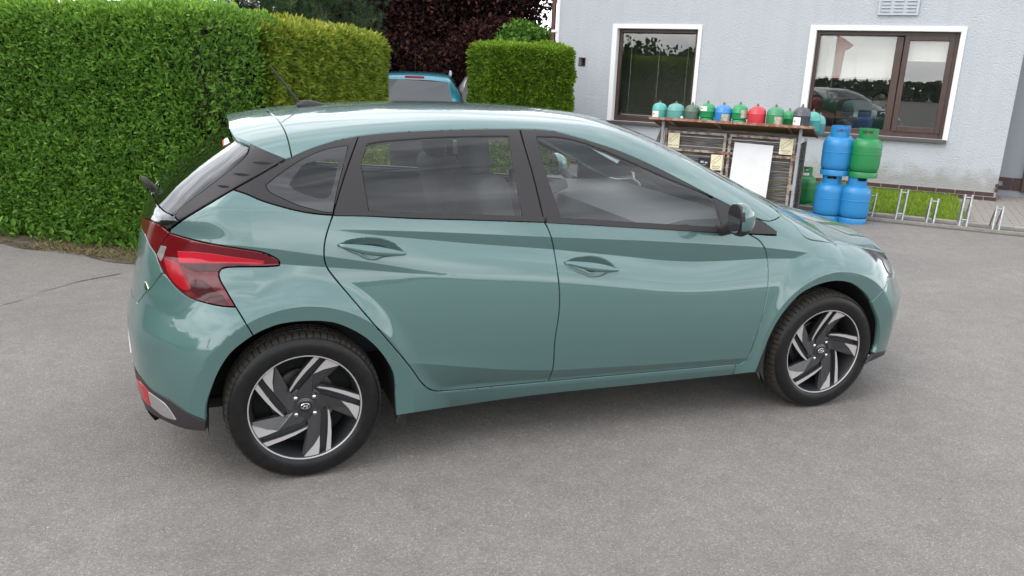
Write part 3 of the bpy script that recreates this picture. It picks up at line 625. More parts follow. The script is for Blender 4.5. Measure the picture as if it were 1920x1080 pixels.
lampin = dompoly([p((280, 411, 1), (300, 422), (317.5, 436.5, 1)), p((317.5, 436.5, 1), (304, 456), (292.5, 477, 1)), p((292.5, 477, 1), (281, 460), (273, 441, 1)), ('d', [(sc+.36, .965), (sc, .95)]), ('d', [(sc, .95), (sc, .998)]), ('d', [(sc, .998), (sc+.36, 1.003)])], 'W', Fn, .010)
panel('tail_light_bar', lampin, 'W', M_LENSR, CAR, sym=True, h=.015, off=.002, edge=.012)
tg = dompoly([('d', [(sc, .948), (sc+.36, .963)]), p((273, 441, 1), (281, 460), (292.5, 477, 1)), p((292.5, 477, 1), (298, 494), (304.5, 512, 1)), p((304.5, 512, 1), (293, 526), (283.5, 539, 1)), ('d', [(sc+.52, .70), (sc, .69)]), ('d', [(sc, .69), (sc, .948)])], 'W', Fn, .010)
TGATE = panel('tailgate', tg, 'W', M_PAINT, CAR, sym=True, edge=.02)
# tail lamps
tl = dompoly([('p', LAMP_TOP), ('p', LAMP_LOW), ('p', LAMP_BOT), p((292.5, 477, 1), (304, 456), (317.5, 437, 1))], 'W', Fn, .008)
TL = panel('tail_lamp', tl, 'W', M_LENSR, CAR, h=.010, edge=.02, off=.003)
def seg(name, pts, m, off=.0045):
    q = dompoly([('P', pts)], 'W', Fn, .006); panel(name, q, 'W', m, TL, h=.009, edge=.002, gap=0, off=off)
seg('light_bar', [(334, 471.5, 1), (375.6, 473.5), (453.4, 484), (496, 489.5, 1), (493, 494.5, 1), (470, 494), (440, 493.5), (336.7, 492.6, 1)], M_LENSB)
seg('clear_lens', [(303, 461, 1), (313, 463, 1), (306, 484, 1), (302.5, 489.5, 1), (296, 477, 1)], M_LENSW)
seg('red_lens', [(309, 484, 1), (334.5, 494.5, 1), (347, 518), (358.7, 541.5, 1), (345, 543), (329, 530), (316, 511)], M_LENSM)
seg('dark_lens', [(338.5, 494.5, 1), (440, 495.8, 1), (470, 496.2, 1), (440, 499, 1), (418, 501), (408, 509), (397, 508.5), (377, 509.5), (362, 507), (347, 500)], M_LENSD)
seg('dark_lens', [(360, 527), (374, 524), (392, 534), (415, 553), (430, 571, 1), (405, 569), (382, 561), (362, 547)], M_LENSD)
# rear bumper
rb = dompoly([p((475, 630, 1), (458, 602), (441.7, 575.6, 1)), ('p', LAMP_BOT[:-2]+[(304.5, 512, 1)]), p((304.5, 512, 1), (293, 526), (283.5, 539, 1)), ('d', [(sc+.52, .70), (sc, .69)]), ('d', [(sc, .69), (sc, .40)]), ('d', [(sc, .40), (sc+.5, .41)]), p((255.5, 695.8, 1), (283.9, 729.9), (322.2, 753.3), (356.3, 776.7), (385, 789, 1)), ('p', rev(ARCH_RB))], 'W', Fn, .010)
RBP = panel('rear_bumper', rb, 'W', M_PAINT, CAR, sym=True, edge=.03)
rcl = dompoly([p((385, 789, 1), (356.3, 776.7), (322.2, 753.3), (283.9, 729.9), (255.5, 695.8, 1)), ('d', [(sc+.5, .41), (sc, .40)]), ('d', [(sc, .40), (sc, .245)]), ('d', [(sc, .245), (sc+.6, .24)]), p((266, 757, 1), (283.9, 775.5), (315.8, 793.8), (352, 806.6), (384.5, 809.8, 1)), p((384.5, 809.8, 1), (385, 789, 1))], 'W', Fn, .010)
RC = panel('bumper_cladding', rcl, 'W', M_TRIM, CAR, sym=True, edge=.03)
RF = dompoly([('P', [(257, 709, 1), (267, 720), (278.6, 734, 1), (285, 762, 1), (272, 750), (262, 727)])], 'W', Fn, .006)
panel('reflector', RF, 'W', M_LENSM, RC, off=.005, h=.01, edge=.006, gap=0)
RF = dompoly([('P', [(279.5, 734.8, 1), (293.5, 744.8), (311.6, 759), (331, 787, 1), (309.4, 780), (286, 762, 1)])], 'W', Fn, .006)
panel('reversing_light', RF, 'W', M_LENSW, RC, off=.005, h=.01, edge=.006, gap=0)
# plate, emblem, wiper cap, sticker
box('number_plate', (-.669, 0, .445), (.010, .52, .11), M_WHITE, RBP, bevel=.004)
def chip(name, pts, m, parent, off=.003, edge=.003):
    q = dompoly([('P', pts)], 'W', Fn, .006); return panel(name, q, 'W', m, parent, off=off, edge=edge, gap=0, h=.01, mirror=False)
chip('emblem', [(271, 529, 1), (274.5, 529, 1), (279, 541, 1), (277, 546, 1), (273, 540, 1)], M_CHROME, TGATE, .004)
chip('sticker', [(421, 262, 1), (427, 259, 1), (431, 268, 1), (422, 273, 1)], M_WHITE, RG, .003, .001)
chip('sticker', [(418, 264, 1), (421, 262.5, 1), (422, 273.5, 1), (419.5, 275, 1)], M_REDL, RG, .003, .001)
q_ = pray(293, 351); wc = CAMP+q_*((.06-CAMP[1])/q_[1])+np.array([-.025, -.02, .012])
bm = bmesh.new(); bmesh.ops.create_uvsphere(bm, u_segments=20, v_segments=12, radius=1)
bmesh.ops.transform(bm, matrix=Matrix.Translation(wc) @ Matrix.Rotation(math.radians(-36), 4, 'Y') @ Matrix.Diagonal((.016, .032, .050, 1)), verts=bm.verts)
print('wiper', wc, Fn(*wc))
bm_obj('rear_wiper', bm, M_TRIM, CAR, smooth=True)
# aerial
ab = pix(Fs, [(573, 203)])[0]; 
bm = bmesh.new(); bmesh.ops.create_uvsphere(bm, u_segments=24, v_segments=12, radius=1)
for v in bm.verts:
    t = (v.co.x+1)/2; v.co.z = max(v.co.z, -.15)*(1.15-.75*t); v.co.y *= (1-.45*t); v.co.x *= 1.0
A0, A1 = pix(Fs, [(556, 204.5)])[0], pix(Fs, [(614, 200.5)])[0]; A0[1] = A1[1] = -.03; A0 = vz(Fs, [(A0[0], -.03)])[0]; 
AX0 = at = None
def on_roof(px, py):          # where the ray passes the car's centre plane
    q = pray(px, py); return CAMP+q*((-.03-CAMP[1])/q[1])
q0, q1 = on_roof(555.5, 205), on_roof(615, 202); c_ = (q0+q1)/2; c_[2] = vz(Fs, [(c_[0], -.03)])[0][2]
bmesh.ops.transform(bm, matrix=Matrix.Translation(c_) @ Matrix.Diagonal(((q1[0]-q0[0])/2, .032, .030, 1)), verts=bm.verts)
AE = bm_obj('aerial', bm, M_TRIM, CAR, smooth=True)
m0, m1 = on_roof(561, 192), on_roof(507, 125)
tube('mast', [m0-(m1-m0)*.05, m0+(m1-m0)*.5, m1], [.0052, .0050, .0046], M_TRIM, AE, n=10)

# wing mirrors
def wing_mirror():
    c = on = None
    q = pray(1388, 411); cc = CAMP+q*((-1.0-CAMP[1])/q[1])
    bm = bmesh.new(); bmesh.ops.create_uvsphere(bm, u_segments=32, v_segments=20, radius=1)
    for v in bm.verts:
        x, y, z = v.co
        if x < 0: v.co.x = max(x, -.42)
        k = 1-.28*max(x, 0)
        v.co.z = z*k*(1+.10*(-y)) ; v.co.y = y*k
        v.co = Vector((v.co.x, math.copysign(abs(v.co.y)**.85, v.co.y), math.copysign(abs(v.co.z)**.8, v.co.z)))
    T_ = Matrix.Translation(cc) @ Matrix.Rotation(math.radians(-7), 4, 'Z') @ Matrix.Rotation(math.radians(-4), 4, 'Y') @ Matrix.Diagonal((.066, .068, .074, 1))
    bmesh.ops.transform(bm, matrix=T_, verts=bm.verts)
    low = [f for f in bm.faces if f.calc_center_median().z < cc[2]-.042]
    rear = [f for f in bm.faces if f.normal.x < -.75 or f.calc_center_median().x < cc[0]-.027]
    for f in low+rear: f.material_index = 1
    o = bm_obj('wing_mirror', bm, M_PAINT, CAR, smooth=True); o.data.materials.append(M_TRIM)
    bm = bmesh.new(); bmesh.ops.create_circle(bm, cap_ends=True, segments=40, radius=1)
    for v in bm.verts: v.co = Vector((0, math.copysign(abs(v.co.x)**.75, v.co.x)*.056, math.copysign(abs(v.co.y)**.7, v.co.y)*.060))
    bmesh.ops.transform(bm, matrix=Matrix.Translation(cc) @ Matrix.Rotation(math.radians(-7), 4, 'Z') @ Matrix.Translation((-.0298, 0, 0)), verts=bm.verts)
    g = bm_obj('mirror_glass', bm, M_MIRROR, o)
    bm = bmesh.new(); bm_tube(bm, [(cc[0]+.02, -.93, cc[2]-.045), (cc[0]+.04, -.86, cc[2]-.075), (cc[0]+.05, -.80, cc[2]-.09)], [.03, .026, .03], 10)
    a = bm_obj('mirror_arm', bm, M_TRIM, o, smooth=True)
    o2 = flip(o, CAR); MIR[o] = o2
    flip(g, o); flip(a, o)
wing_mirror()

# inner shell below the belt, floor, wheel-arch liners
def arc(xw, zw, r, a0, a1, n): return [(xw+r*math.cos(t), zw+r*math.sin(t)) for t in np.linspace(math.radians(a0), math.radians(a1), n)]
xs = np.linspace(-.05, 2.35, 24)
sh = [(x, float(tBelt(x))-.012) for x in xs][::-1] + [(-.05, .68)] + arc(0, ZC, .385, 95, -18, 14) + [(.40, .24), (2.18, .24)] + arc(WB, ZC, .385, 198, 128, 10) + [(2.345, .66)]
sh = np.array(sh); 
panel('inner_panel', dompoly([('d', [tuple(q)+(1,) for q in sh]+[tuple(sh[0])+(1,)])], 'W', Fn, .03), 'W', M_DASH, CAR, h=.04, off=-.05, edge=0, gap=0)
panel('gap_backing', dompoly([('d', [tuple(q)+(1,) for q in sh]+[tuple(sh[0])+(1,)])], 'W', Fn, .03), 'W', M_DARK, CAR, h=.04, off=-.017, edge=0, gap=0)  # black sheet added behind the door skins, standing in for shade in the gaps
def liner():
    prof = [(.372, -.80), (.372, -.52)]
    V = []; Fc = []
    for t in np.linspace(math.radians(-11), math.radians(191), 40):
        for y in (-.848, -.72, -.52): V.append((.372*math.cos(t), y, ZC+.372*math.sin(t)))
        V.append((.05*math.cos(t), -.50, ZC+.05*math.sin(t)))
    for i in range(39):
        for j in range(3): Fc.append((4*i+j, 4*i+j+1, 4*i+j+5, 4*i+j+4))
    o = mesh('wheel_arch_liner', V, Fc, M_LINER, CAR, smooth=True); f1 = flip(o, CAR)
    for s in (o, f1):
        c = s.copy(); COL.objects.link(c); c.location.x += WB
liner()
box('underbody', (1.30, 0, .235), (3.6, 1.08, .05), M_DARK, CAR, bevel=.02)
box('sill_inner', (1.28, -.66, .30), (1.80, .2, .05), M_DARK, CAR); box('sill_inner', (1.28, .66, .30), (1.80, .2, .05), M_DARK, CAR)
box('bulkhead', (2.16, 0, .62), (.04, 1.50, .70), M_DARK, CAR); box('bulkhead', (-.42, 0, .62), (.03, 1.2, .6), M_DARK, CAR)
box('mud_flap', (.40, -.80, .235), (.02, .12, .10), M_DARK, CAR, rot=Matrix.Rotation(.2, 3, 'Y'))

# cabin
def cushion(name, c, s, m, parent, rot=(0, 0, 0), bev=.05, sub=1):
    bm = bmesh.new(); bm_box(bm, (0, 0, 0), s); bmesh.ops.bevel(bm, geom=bm.edges[:], offset=bev, segments=4, affect='EDGES', profile=.5)
    R = Matrix.Rotation(rot[2], 4, 'Z') @ Matrix.Rotation(rot[1], 4, 'Y')
    bmesh.ops.transform(bm, matrix=Matrix.Translation(c) @ R, verts=bm.verts)
    return bm_obj(name, bm, m, parent, smooth=True)
for y in (-.36, .36):
    s = cushion('front_seat', (1.22, y, .52), (.52, .50, .16), M_SEAT, CAR)
    cushion('backrest', (.93, y, .86), (.15, .49, .66), M_SEAT, s, (0, -.24, 0), .06)
    cushion('headrest', (.835, y, 1.265), (.10, .25, .19), M_SEAT, s, (0, -.15, 0), .045)
    for dy in (-.06, .06): tube('headrest_post', [(.86, y+dy, 1.1), (.845, y+dy, 1.2)], .006, M_CHROME, s, 6)
s = cushion('rear_seat', (.30, 0, .50), (.48, 1.24, .16), M_SEAT, CAR)
cushion('backrest', (.02, 0, .80), (.15, 1.24, .60), M_SEAT, s, (0, -.33, 0), .06)
for y in (-.36, .36): cushion('headrest', (-.10, y, 1.13), (.10, .26, .15), M_SEAT, s, (0, -.2, 0), .045)
bm = bmesh.new()
V = [(1.55, .60), (1.52, .82), (1.60, .95), (1.78, .985), (2.12, .985), (2.12, .6)]
a = [bm.verts.new((x, -.70, z)) for x, z in V]; b = [bm.verts.new((x, .70, z)) for x, z in V]
bm.faces.new(a); bm.faces.new(b[::-1])
for i in range(len(V)): bm.faces.new((a[i], b[i], b[(i+1) % len(V)], a[(i+1) % len(V)]))
bm_obj('dashboard', bm, M_DASH, CAR, bevel=.03, seg=3)
bm = bmesh.new(); ring = [(0.185*math.cos(t), .185*math.sin(t)) for t in np.linspace(0, 2*PI, 41)]
Ms = Matrix.Translation((1.40, .37, .93)) @ Matrix.Rotation(math.radians(-24), 4, 'Y')
bm_tube(bm, [Ms @ Vector((0, u, v)) for u, v in ring], .016, 10, cap=False)
SW = bm_obj('steering_wheel', bm, M_DASH, CAR, smooth=True)
bm = bmesh.new()
for t in (0, PI, -PI/2): bm_tube(bm, [Ms @ Vector((.015, 0, 0)), Ms @ Vector((0, .18*math.cos(t), .18*math.sin(t)))], [.03, .014], 8)
bm_tube(bm, [Ms @ Vector((-.01, 0, 0)), Ms @ Vector((.05, 0, 0)), Ms @ Vector((.25, 0, -.03))], [.06, .05, .03], 14)
bm_obj('steering_boss', bm, M_DASH, SW, smooth=True)
cushion('rear_view_mirror', (1.62, 0, 1.325), (.03, .22, .06), M_DASH, CAR, (0, .1, 0), .012)

# wheels
def wheel():
    root = empty('wheel', (0, 0, 0)); root.parent = CAR
    RT = .311
    # tyre profile: radius, distance outward from the wheel centre plane (outer face at +.0975)
    P_ = [(.205, -.085), (.225, -.098), (.262, -.103), (.285, -.100), (.300, -.088), (.3075, -.070), (.3100, -.045), (.3110, -.0345), (.304, -.033), (.304, -.026), (.3112, -.0245), (.3115, -.005), (.304, -.0035), (.304, .0035), (.3115, .005), (.3112, .0245), (.304, .026), (.304, .033), (.3110, .0345),
          (.3098, .046), (.3088, .056), (.3070, .066), (.3035, .076), (.2985, .0845), (.2965, .0875), (.2900, .0930), (.2880, .0945), (.2780, .0985), (.2640, .1010), (.2500, .1005), (.2380, .0985), (.2300, .0955), (.2260, .0915), (.2215, .0895), (.2175, .0855), (.2150, .078)]
    n = 420; m = len(P_); A = np.arange(n)*2*PI/n
    V = np.zeros((n, m, 3)); r = np.array([q[0] for q in P_]); y = np.array([q[1] for q in P_])
    lug = (np.arange(n) % 6)
    for i in range(n):
        rr = r.copy()
        if lug[i] < 1: rr[18:25] -= np.array([.002, .006, .007, .007, .007, .0055, .003])
        if lug[i] == 3: rr[8:11] -= .0; rr[13:17] -= 0; rr[6:8] -= .003; rr[10:12] -= .003; rr[14:16] -= .003
        V[i, :, 0] = rr*math.cos(A[i]); V[i, :, 1] = -y; V[i, :, 2] = rr*math.sin(A[i])
    I = np.arange(n); J = (I+1) % n; Fc = []; fm = []
    for k in range(m-1):
        q = np.stack([I*m+k, J*m+k, J*m+k+1, I*m+k+1], 1); Fc.append(q); fm += [1 if 6 <= k < 24 else 0]*n
    o = mesh('tyre', V.reshape(-1, 3), np.concatenate(Fc), None, root, smooth=True, mats=[M_RUBBER, M_TREAD], fmat=fm)
    o.data.set_sharp_from_angle(angle=math.radians(35))
    # barrel, lip
    rim = lathe('rim', [(.212, .070), (.2150, .0800), (.2205, .0860), (.2232, .0885), (.2222, .0905), (.2190, .0902), (.2165, .0880), (.2130, .078), (.2060, .050), (.200, .02), (.198, -.04), (.205, -.085)], M_WHEELIN, root, 96, 'y')
    lathe('rim_lip', [(.2172, .0886), (.2190, .0909), (.2222, .0912), (.2236, .0890)], M_ALLOY, rim, 96, 'y')
    lathe('brake_disc', [(.02, .0), (.13, .0), (.135, -.005), (.135, -.02)], M_DISC, root, 48, 'y')
    lathe('backplate', [(.0, -.03), (.198, -.04), (.200, -.045)], M_DARK, root, 32, 'y')
    pol = lambda rr, an: (rr*math.cos(math.radians(an)), rr*math.sin(math.radians(an)))
    def yy(rr): return .086 - .022*max(0, (1-rr/.218))**1.0        # dish of the wheel face
    def prism(name, pts, top, depth, mm, parent, bev=.0025):
        tp = top if hasattr(top, '__len__') else [top]*len(pts)
        bm = bmesh.new(); a = [bm.verts.new((x, -(yy(math.hypot(x, z))+t_), z)) for (x, z), t_ in zip(pts, tp)]; b = [bm.verts.new((x, -(yy(math.hypot(x, z))+min(tp)-depth), z)) for x, z in pts]
        nn = len(pts); bm.faces.new(a); bm.faces.new(b[::-1])
        for i in range(nn): bm.faces.new((a[i], b[i], b[(i+1) % nn], a[(i+1) % nn]))
        bmesh.ops.triangulate(bm, faces=[f for f in bm.faces if len(f.verts) > 4])
        return bm_obj(name, bm, mm, parent, bevel=bev, seg=2)
    for k in range(5):
        a0 = 72*k
        body = [pol(.052, a0+62), pol(.067, a0+62), pol(.097, a0+57.5), pol(.210, a0+48.8), pol(.2175, a0+52), pol(.2175, a0+59), pol(.216, a0+67.5), pol(.185, a0+69.8), pol(.142, a0+75.8), pol(.072, a0+112), pol(.055, a0+124)]
        sp_ = prism('spoke', body, [-.004, -.010, -.016, -.020, -.006, -.005, -.005, -.005, -.005, -.004, -.004], .020, M_WHEEL, rim, 0)
        bar = [pol(.2172, a0+73.2), pol(.2172, a0+80.2), pol(.160, a0+92.6), pol(.125, a0+107), pol(.099, a0+127), pol(.090, a0+134), pol(.084, a0+131), pol(.088, a0+124), pol(.112, a0+103), pol(.150, a0+86.5)]
        prism('spoke', bar, -.003, .030, M_WHEEL, rim, .001)
        # recessed web that joins the two
        web = [pol(.2165, a0+66), pol(.2165, a0+75), pol(.150, a0+88), pol(.112, a0+105), pol(.088, a0+126), pol(.07, a0+130), pol(.07, a0+112), pol(.12, a0+82), pol(.15, a0+74)]
        prism('web', web, -.022, .012, M_WHEELIN, sp_, 0)
        prism('machined_face', [pol(.2165, a0+50.2), pol(.2170, a0+58), pol(.2160, a0+66.0), pol(.185, a0+69.6), pol(.142, a0+75.5), pol(.172, a0+63.5)], -.003, .013, M_ALLOY, sp_, 0)
        prism('machined_face', [pol(.2160, a0+74.0), pol(.2160, a0+79.6), pol(.160, a0+92.0), pol(.125, a0+106), pol(.098, a0+126), pol(.090, a0+130), pol(.113, a0+104.5), pol(.150, a0+88)], -.0015, .002, M_ALLOY, sp_, 0)
    lathe('hub', [(.0, .066), (.030, .066), (.0335, .064), (.0345, .060), (.062, .0585), (.075, .055), (.08, .04)], M_WHEEL, rim, 40, 'y')
    cap = lathe('hub_cap', [(.0, .0695), (.022, .0690), (.0265, .0675), (.0275, .064)], M_GLOSSBLK, rim, 40, 'y')
    bm = bmesh.new(); el = [(.0175*math.cos(t), -.0702, .0115*math.sin(t)) for t in np.linspace(0, 2*PI, 37)]
    bm_tube(bm, el, .0016, 6, cap=False)
    for s in (-1, 1): bm_tube(bm, [(.0075*s-.0040, -.0702, -.0085), (.0075*s+.0005, -.0702, 0), (.0075*s+.0040, -.0702, .0085)], .0016, 6)
    bm_tube(bm, [(-.0075, -.0702, -.0015), (0, -.0702, 0), (.0075, -.0702, .0015)], .0014, 6)
    bm_obj('emblem', bm, M_CHROME, cap, smooth=True)
    for sx in (-1, 1):
        for sz in (-1, 1):
            l_ = lathe('lug_recess', [(.0, .0585), (.0135, .0585), (.0150, .0605), (.0160, .0595)], M_GLOSSBLK, rim, 20, 'y', (.0365*sx, 0, .0355*sz))
            l_ = lathe('lug_nut', [(.0, .0680), (.0050, .0675), (.0075, .0655), (.0085, .0600)], M_CHROME, rim, 12, 'y', (.0365*sx, 0, .0355*sz))
    return root
W0 = wheel(); W0.location = (0, -.766, ZC)
W1 = copy_tree(W0, CAR); W1.location = (WB, -.766, ZC-.002); W1.rotation_euler = (0, math.radians(-9), math.radians(-1.5))
for x in (0, WB):
    W_ = copy_tree(W0, CAR); W_.location = (x, .766, ZC); W_.rotation_euler = (0, 0, PI)
# ------------------------------------------------------------------ the place: wall axes
WANG = -.8047
WD = np.array([math.cos(WANG), math.sin(WANG), 0.0]); WN = np.array([WD[1], -WD[0], 0.0])     # along the wall, towards the viewer
RW = Matrix(((WD[0], -WN[0], 0), (WD[1], -WN[1], 0), (0, 0, 1))).to_3x3()                        # local x along, y away from the viewer, z up
def wl(u, D, z): return WD*u + WN*D + np.array([0, 0, z])          # D grows towards the viewer
def on_wall(px, py, D):
    q = pray(px, py); P = CAMP+q*((D-CAMP@WN)/(q@WN)); return np.array([P@WD, P[2]])
def wempty(name, u, D, z=0, rz=0, **k):
    return empty(name, wl(u, D, z), WANG+rz, **k)      # children: x along the wall, y away from the viewer

# ------------------------------------------------------------------ ground
def asphalt():
    m = bpy.data.materials.new('asphalt'); m.use_nodes = True; nt = m.node_tree; b = nt.nodes['Principled BSDF']; Lk = nt.links.new
    tc = N('ShaderNodeTexCoord', nt)
    v = N('ShaderNodeTexVoronoi', nt); v.inputs['Scale'].default_value = 190; v.inputs['Randomness'].default_value = 1
    n1 = N('ShaderNodeTexNoise', nt); n1.inputs['Scale'].default_value = 300; n1.inputs['Detail'].default_value = 3
    n2 = N('ShaderNodeTexNoise', nt); n2.inputs['Scale'].default_value = .8; n2.inputs['Detail'].default_value = 7; n2.inputs['Roughness'].default_value = .62
    n3 = N('ShaderNodeTexNoise', nt); n3.inputs['Scale'].default_value = 9; n3.inputs['Detail'].default_value = 5
    for n in (v, n1, n2, n3): Lk(tc.outputs['Object'], n.inputs['Vector'])
    vb = N('ShaderNodeSeparateColor', nt); Lk(v.outputs['Color'], vb.inputs['Color'])
    c1 = N('ShaderNodeValToRGB', nt); el = c1.color_ramp.elements
    el[0].position = .0; el[0].color = (.150, .140, .131, 1); el[1].position = 1; el[1].color = (.285, .268, .252, 1)
    e = el.new(.45); e.color = (.185, .174, .164, 1); e = el.new(.85); e.color = (.216, .203, .191, 1)
    Lk(vb.outputs['Red'], c1.inputs['Fac'])
    c2 = N('ShaderNodeValToRGB', nt); c2.color_ramp.elements[0].position = .34; c2.color_ramp.elements[0].color = (.87, .865, .86, 1); c2.color_ramp.elements[1].position = .7; c2.color_ramp.elements[1].color = (1.10, 1.09, 1.07, 1)
    Lk(n2.outputs['Fac'], c2.inputs['Fac'])
    c3 = N('ShaderNodeValToRGB', nt); c3.color_ramp.elements[0].position = .3; c3.color_ramp.elements[0].color = (.92, .92, .92, 1); c3.color_ramp.elements[1].position = .7; c3.color_ramp.elements[1].color = (1.06, 1.06, 1.05, 1)
    Lk(n3.outputs['Fac'], c3.inputs['Fac'])
    m1 = N('ShaderNodeMix', nt, data_type='RGBA', blend_type='MULTIPLY'); m1.inputs['Factor'].default_value = 1
    m2 = N('ShaderNodeMix', nt, data_type='RGBA', blend_type='MULTIPLY'); m2.inputs['Factor'].default_value = 1
    Lk(c1.outputs['Color'], m1.inputs['A']); Lk(c2.outputs['Color'], m1.inputs['B']); Lk(m1.outputs['Result'], m2.inputs['A']); Lk(c3.outputs['Color'], m2.inputs['B']); Lk(m2.outputs['Result'], b.inputs['Base Color'])
    b.inputs['Roughness'].default_value = .88; b.inputs['Specular IOR Level'].default_value = .35
    ad = N('ShaderNodeMath', nt, operation='ADD'); Lk(v.outputs['Distance'], ad.inputs[0]); Lk(n1.outputs['Fac'], ad.inputs[1])
    bp = N('ShaderNodeBump', nt); bp.inputs['Strength'].default_value = .6; bp.inputs['Distance'].default_value = .004; Lk(ad.outputs[0], bp.inputs['Height']); Lk(bp.outputs['Normal'], b.inputs['Normal'])
    return m
M_ASPH = asphalt()
tag(mesh('ground', [(-150, -150, 0), (150, -150, 0), (150, 150, 0), (-150, 150, 0)], [(0, 1, 2, 3)], M_ASPH), kind='structure')
M_TAR = mat('old_seam_tar', (.085, .076, .066), rough=.95, var=(14, (.15, .138, .12), .4, .65))
sp_ = [(-30, 588), (0, 573), (40, 562), (75, 548), (110, 538), (145, 528), (180, 521), (225, 513)]
V = []; Fc = []
for i, q in enumerate(spline([s + ((1,) if k in (0, len(sp_)-1) else ()) for k, s in enumerate(sp_)], 5, False)):
    P = at_z(*q, .004); wdt = .010+.012*random.random()
    V += [P+np.array([wdt*.5, wdt, 0]), P-np.array([wdt*.5, wdt, 0])]
    if i: Fc.append((2*i-2, 2*i-1, 2*i+1, 2*i))
tag(mesh('asphalt_seam', V, Fc, M_TAR), kind='structure')

# ------------------------------------------------------------------ foliage
def leaf_mat(name, ramp, trans=.30, rough=.45, spec=.35):
    m = bpy.data.materials.new(name); m.use_nodes = True; nt = m.node_tree; b = nt.nodes['Principled BSDF']; o = nt.nodes['Material Output']
    at = N('ShaderNodeAttribute', nt); at.attribute_name = 'rnd'
    cr = N('ShaderNodeValToRGB', nt); el = cr.color_ramp.elements
    el[0].position, el[0].color = ramp[0][0], (*ramp[0][1], 1); el[1].position, el[1].color = ramp[-1][0], (*ramp[-1][1], 1)
    for p_, c in ramp[1:-1]: e = el.new(p_); e.color = (*c, 1)
    nt.links.new(at.outputs['Fac'], cr.inputs['Fac']); nt.links.new(cr.outputs['Color'], b.inputs['Base Color'])
    b.inputs['Roughness'].default_value = rough; b.inputs['Specular IOR Level'].default_value = spec
    t = N('ShaderNodeBsdfTranslucent', nt); mx = N('ShaderNodeMixShader', nt); mx.inputs['Fac'].default_value = trans
    nt.links.new(cr.outputs['Color'], t.inputs['Color']); nt.links.new(b.outputs['BSDF'], mx.inputs[1]); nt.links.new(t.outputs['BSDF'], mx.inputs[2]); nt.links.new(mx.outputs['Shader'], o.inputs['Surface'])
    return m
def unit(a): return a/np.maximum(np.linalg.norm(a, axis=1, keepdims=True), 1e-9)
def leaves(P, Nn, size, rng, up=.5, aspect=.42, fold=.25, droop=.0, tang=1.0, rnd=None):
    """folded leaf blades at P, growing outward along Nn with scatter: 4 triangles each"""
    n = len(P); d = unit(Nn*.55 + rng.normal(0, .55, (n, 3))*tang + np.array([0, 0, up])); 
    side = unit(np.cross(d, rng.normal(0, 1, (n, 3)) + Nn*0)); nn = np.cross(side, d)
    flipm = (np.einsum('ij,ij->i', nn, Nn+[0, 0, .6]) < 0); nn[flipm] *= -1; side[flipm] *= -1
    s = size*(.65+.7*rng.random(n))[:, None]; wv = s*aspect
    b = P; t = P+d*s - nn*s*droop; c1 = P+d*s*.38; c2 = P+d*s*.72-nn*s*droop*.4
    l1 = c1+side*wv*.5+nn*wv*fold; r1 = c1-side*wv*.5+nn*wv*fold; l2 = c2+side*wv*.38+nn*wv*fold*.7; r2 = c2-side*wv*.38+nn*wv*fold*.7
    V = np.stack([b, l1, l2, t, r2, r1], 1).reshape(-1, 3); k = np.arange(n)[:, None]*6
    T = np.concatenate([k+[0, 1, 2], k+[0, 2, 3], k+[0, 3, 4], k+[0, 4, 5]])
    r = rng.random(n) if rnd is None else rnd
    return V, T, np.repeat(r, 6)
def noise3(P, f, seed):
    rg = np.random.default_rng(seed); o = np.zeros(len(P))
    for k in range(5):
        w_ = rg.normal(0, 1, (3, 3))*f*(1.4**k); ph = rg.random(3)*6.28
        o += (np.sin(P@w_[0]+ph[0])+np.sin(P@w_[1]+ph[1])+np.sin(P@w_[2]+ph[2]))/3/(1.25**k)
    return o/2.2
def hedge_points(x0, x1, d, z0, z1, n, rng, round_=.22, faces=(1, 1, 1, 1)):
    """points on a clipped-hedge block in local axes (x along, y depth with the front face at y=0, z up) and outward normals"""
    A = np.array([(x1-x0)*(z1-z0), (x1-x0)*d, d*(z1-z0), d*(z1-z0)])*np.array(faces); pr = A/A.sum(); f = rng.choice(4, n, p=pr)
    u, v = rng.random(n), rng.random(n); P = np.zeros((n, 3)); Nn = np.zeros((n, 3))
    for k, (px_, nx) in enumerate((((lambda: np.stack([x0+(x1-x0)*u, 0*u, z0+(z1-z0)*v], 1)), (0, -1, 0)), ((lambda: np.stack([x0+(x1-x0)*u, d*v, 0*u+z1], 1)), (0, 0, 1)), ((lambda: np.stack([0*u+x1, d*u, z0+(z1-z0)*v], 1)), (1, 0, 0)), ((lambda: np.stack([0*u+x0, d*u, z0+(z1-z0)*v], 1)), (-1, 0, 0)))):
        q = f == k; P[q] = px_()[q]; Nn[q] = nx
    # round the shoulders
    for (ax, hi, sg) in ((1, 0.0, -1),):
        pass
    c = np.stack([np.clip(P[:, 0], x0+round_, x1-round_), np.clip(P[:, 1], round_, d-round_), np.minimum(P[:, 2], z1-round_)], 1)
    dv = P-c; L_ = np.linalg.norm(dv, axis=1); q = L_ > 1e-6; Nn2 = Nn.copy(); Nn2[q] = dv[q]/L_[q][:, None]; P = np.where(q[:, None], c+Nn2*round_, P)
    return P, Nn2
LEAF_OBJS = []
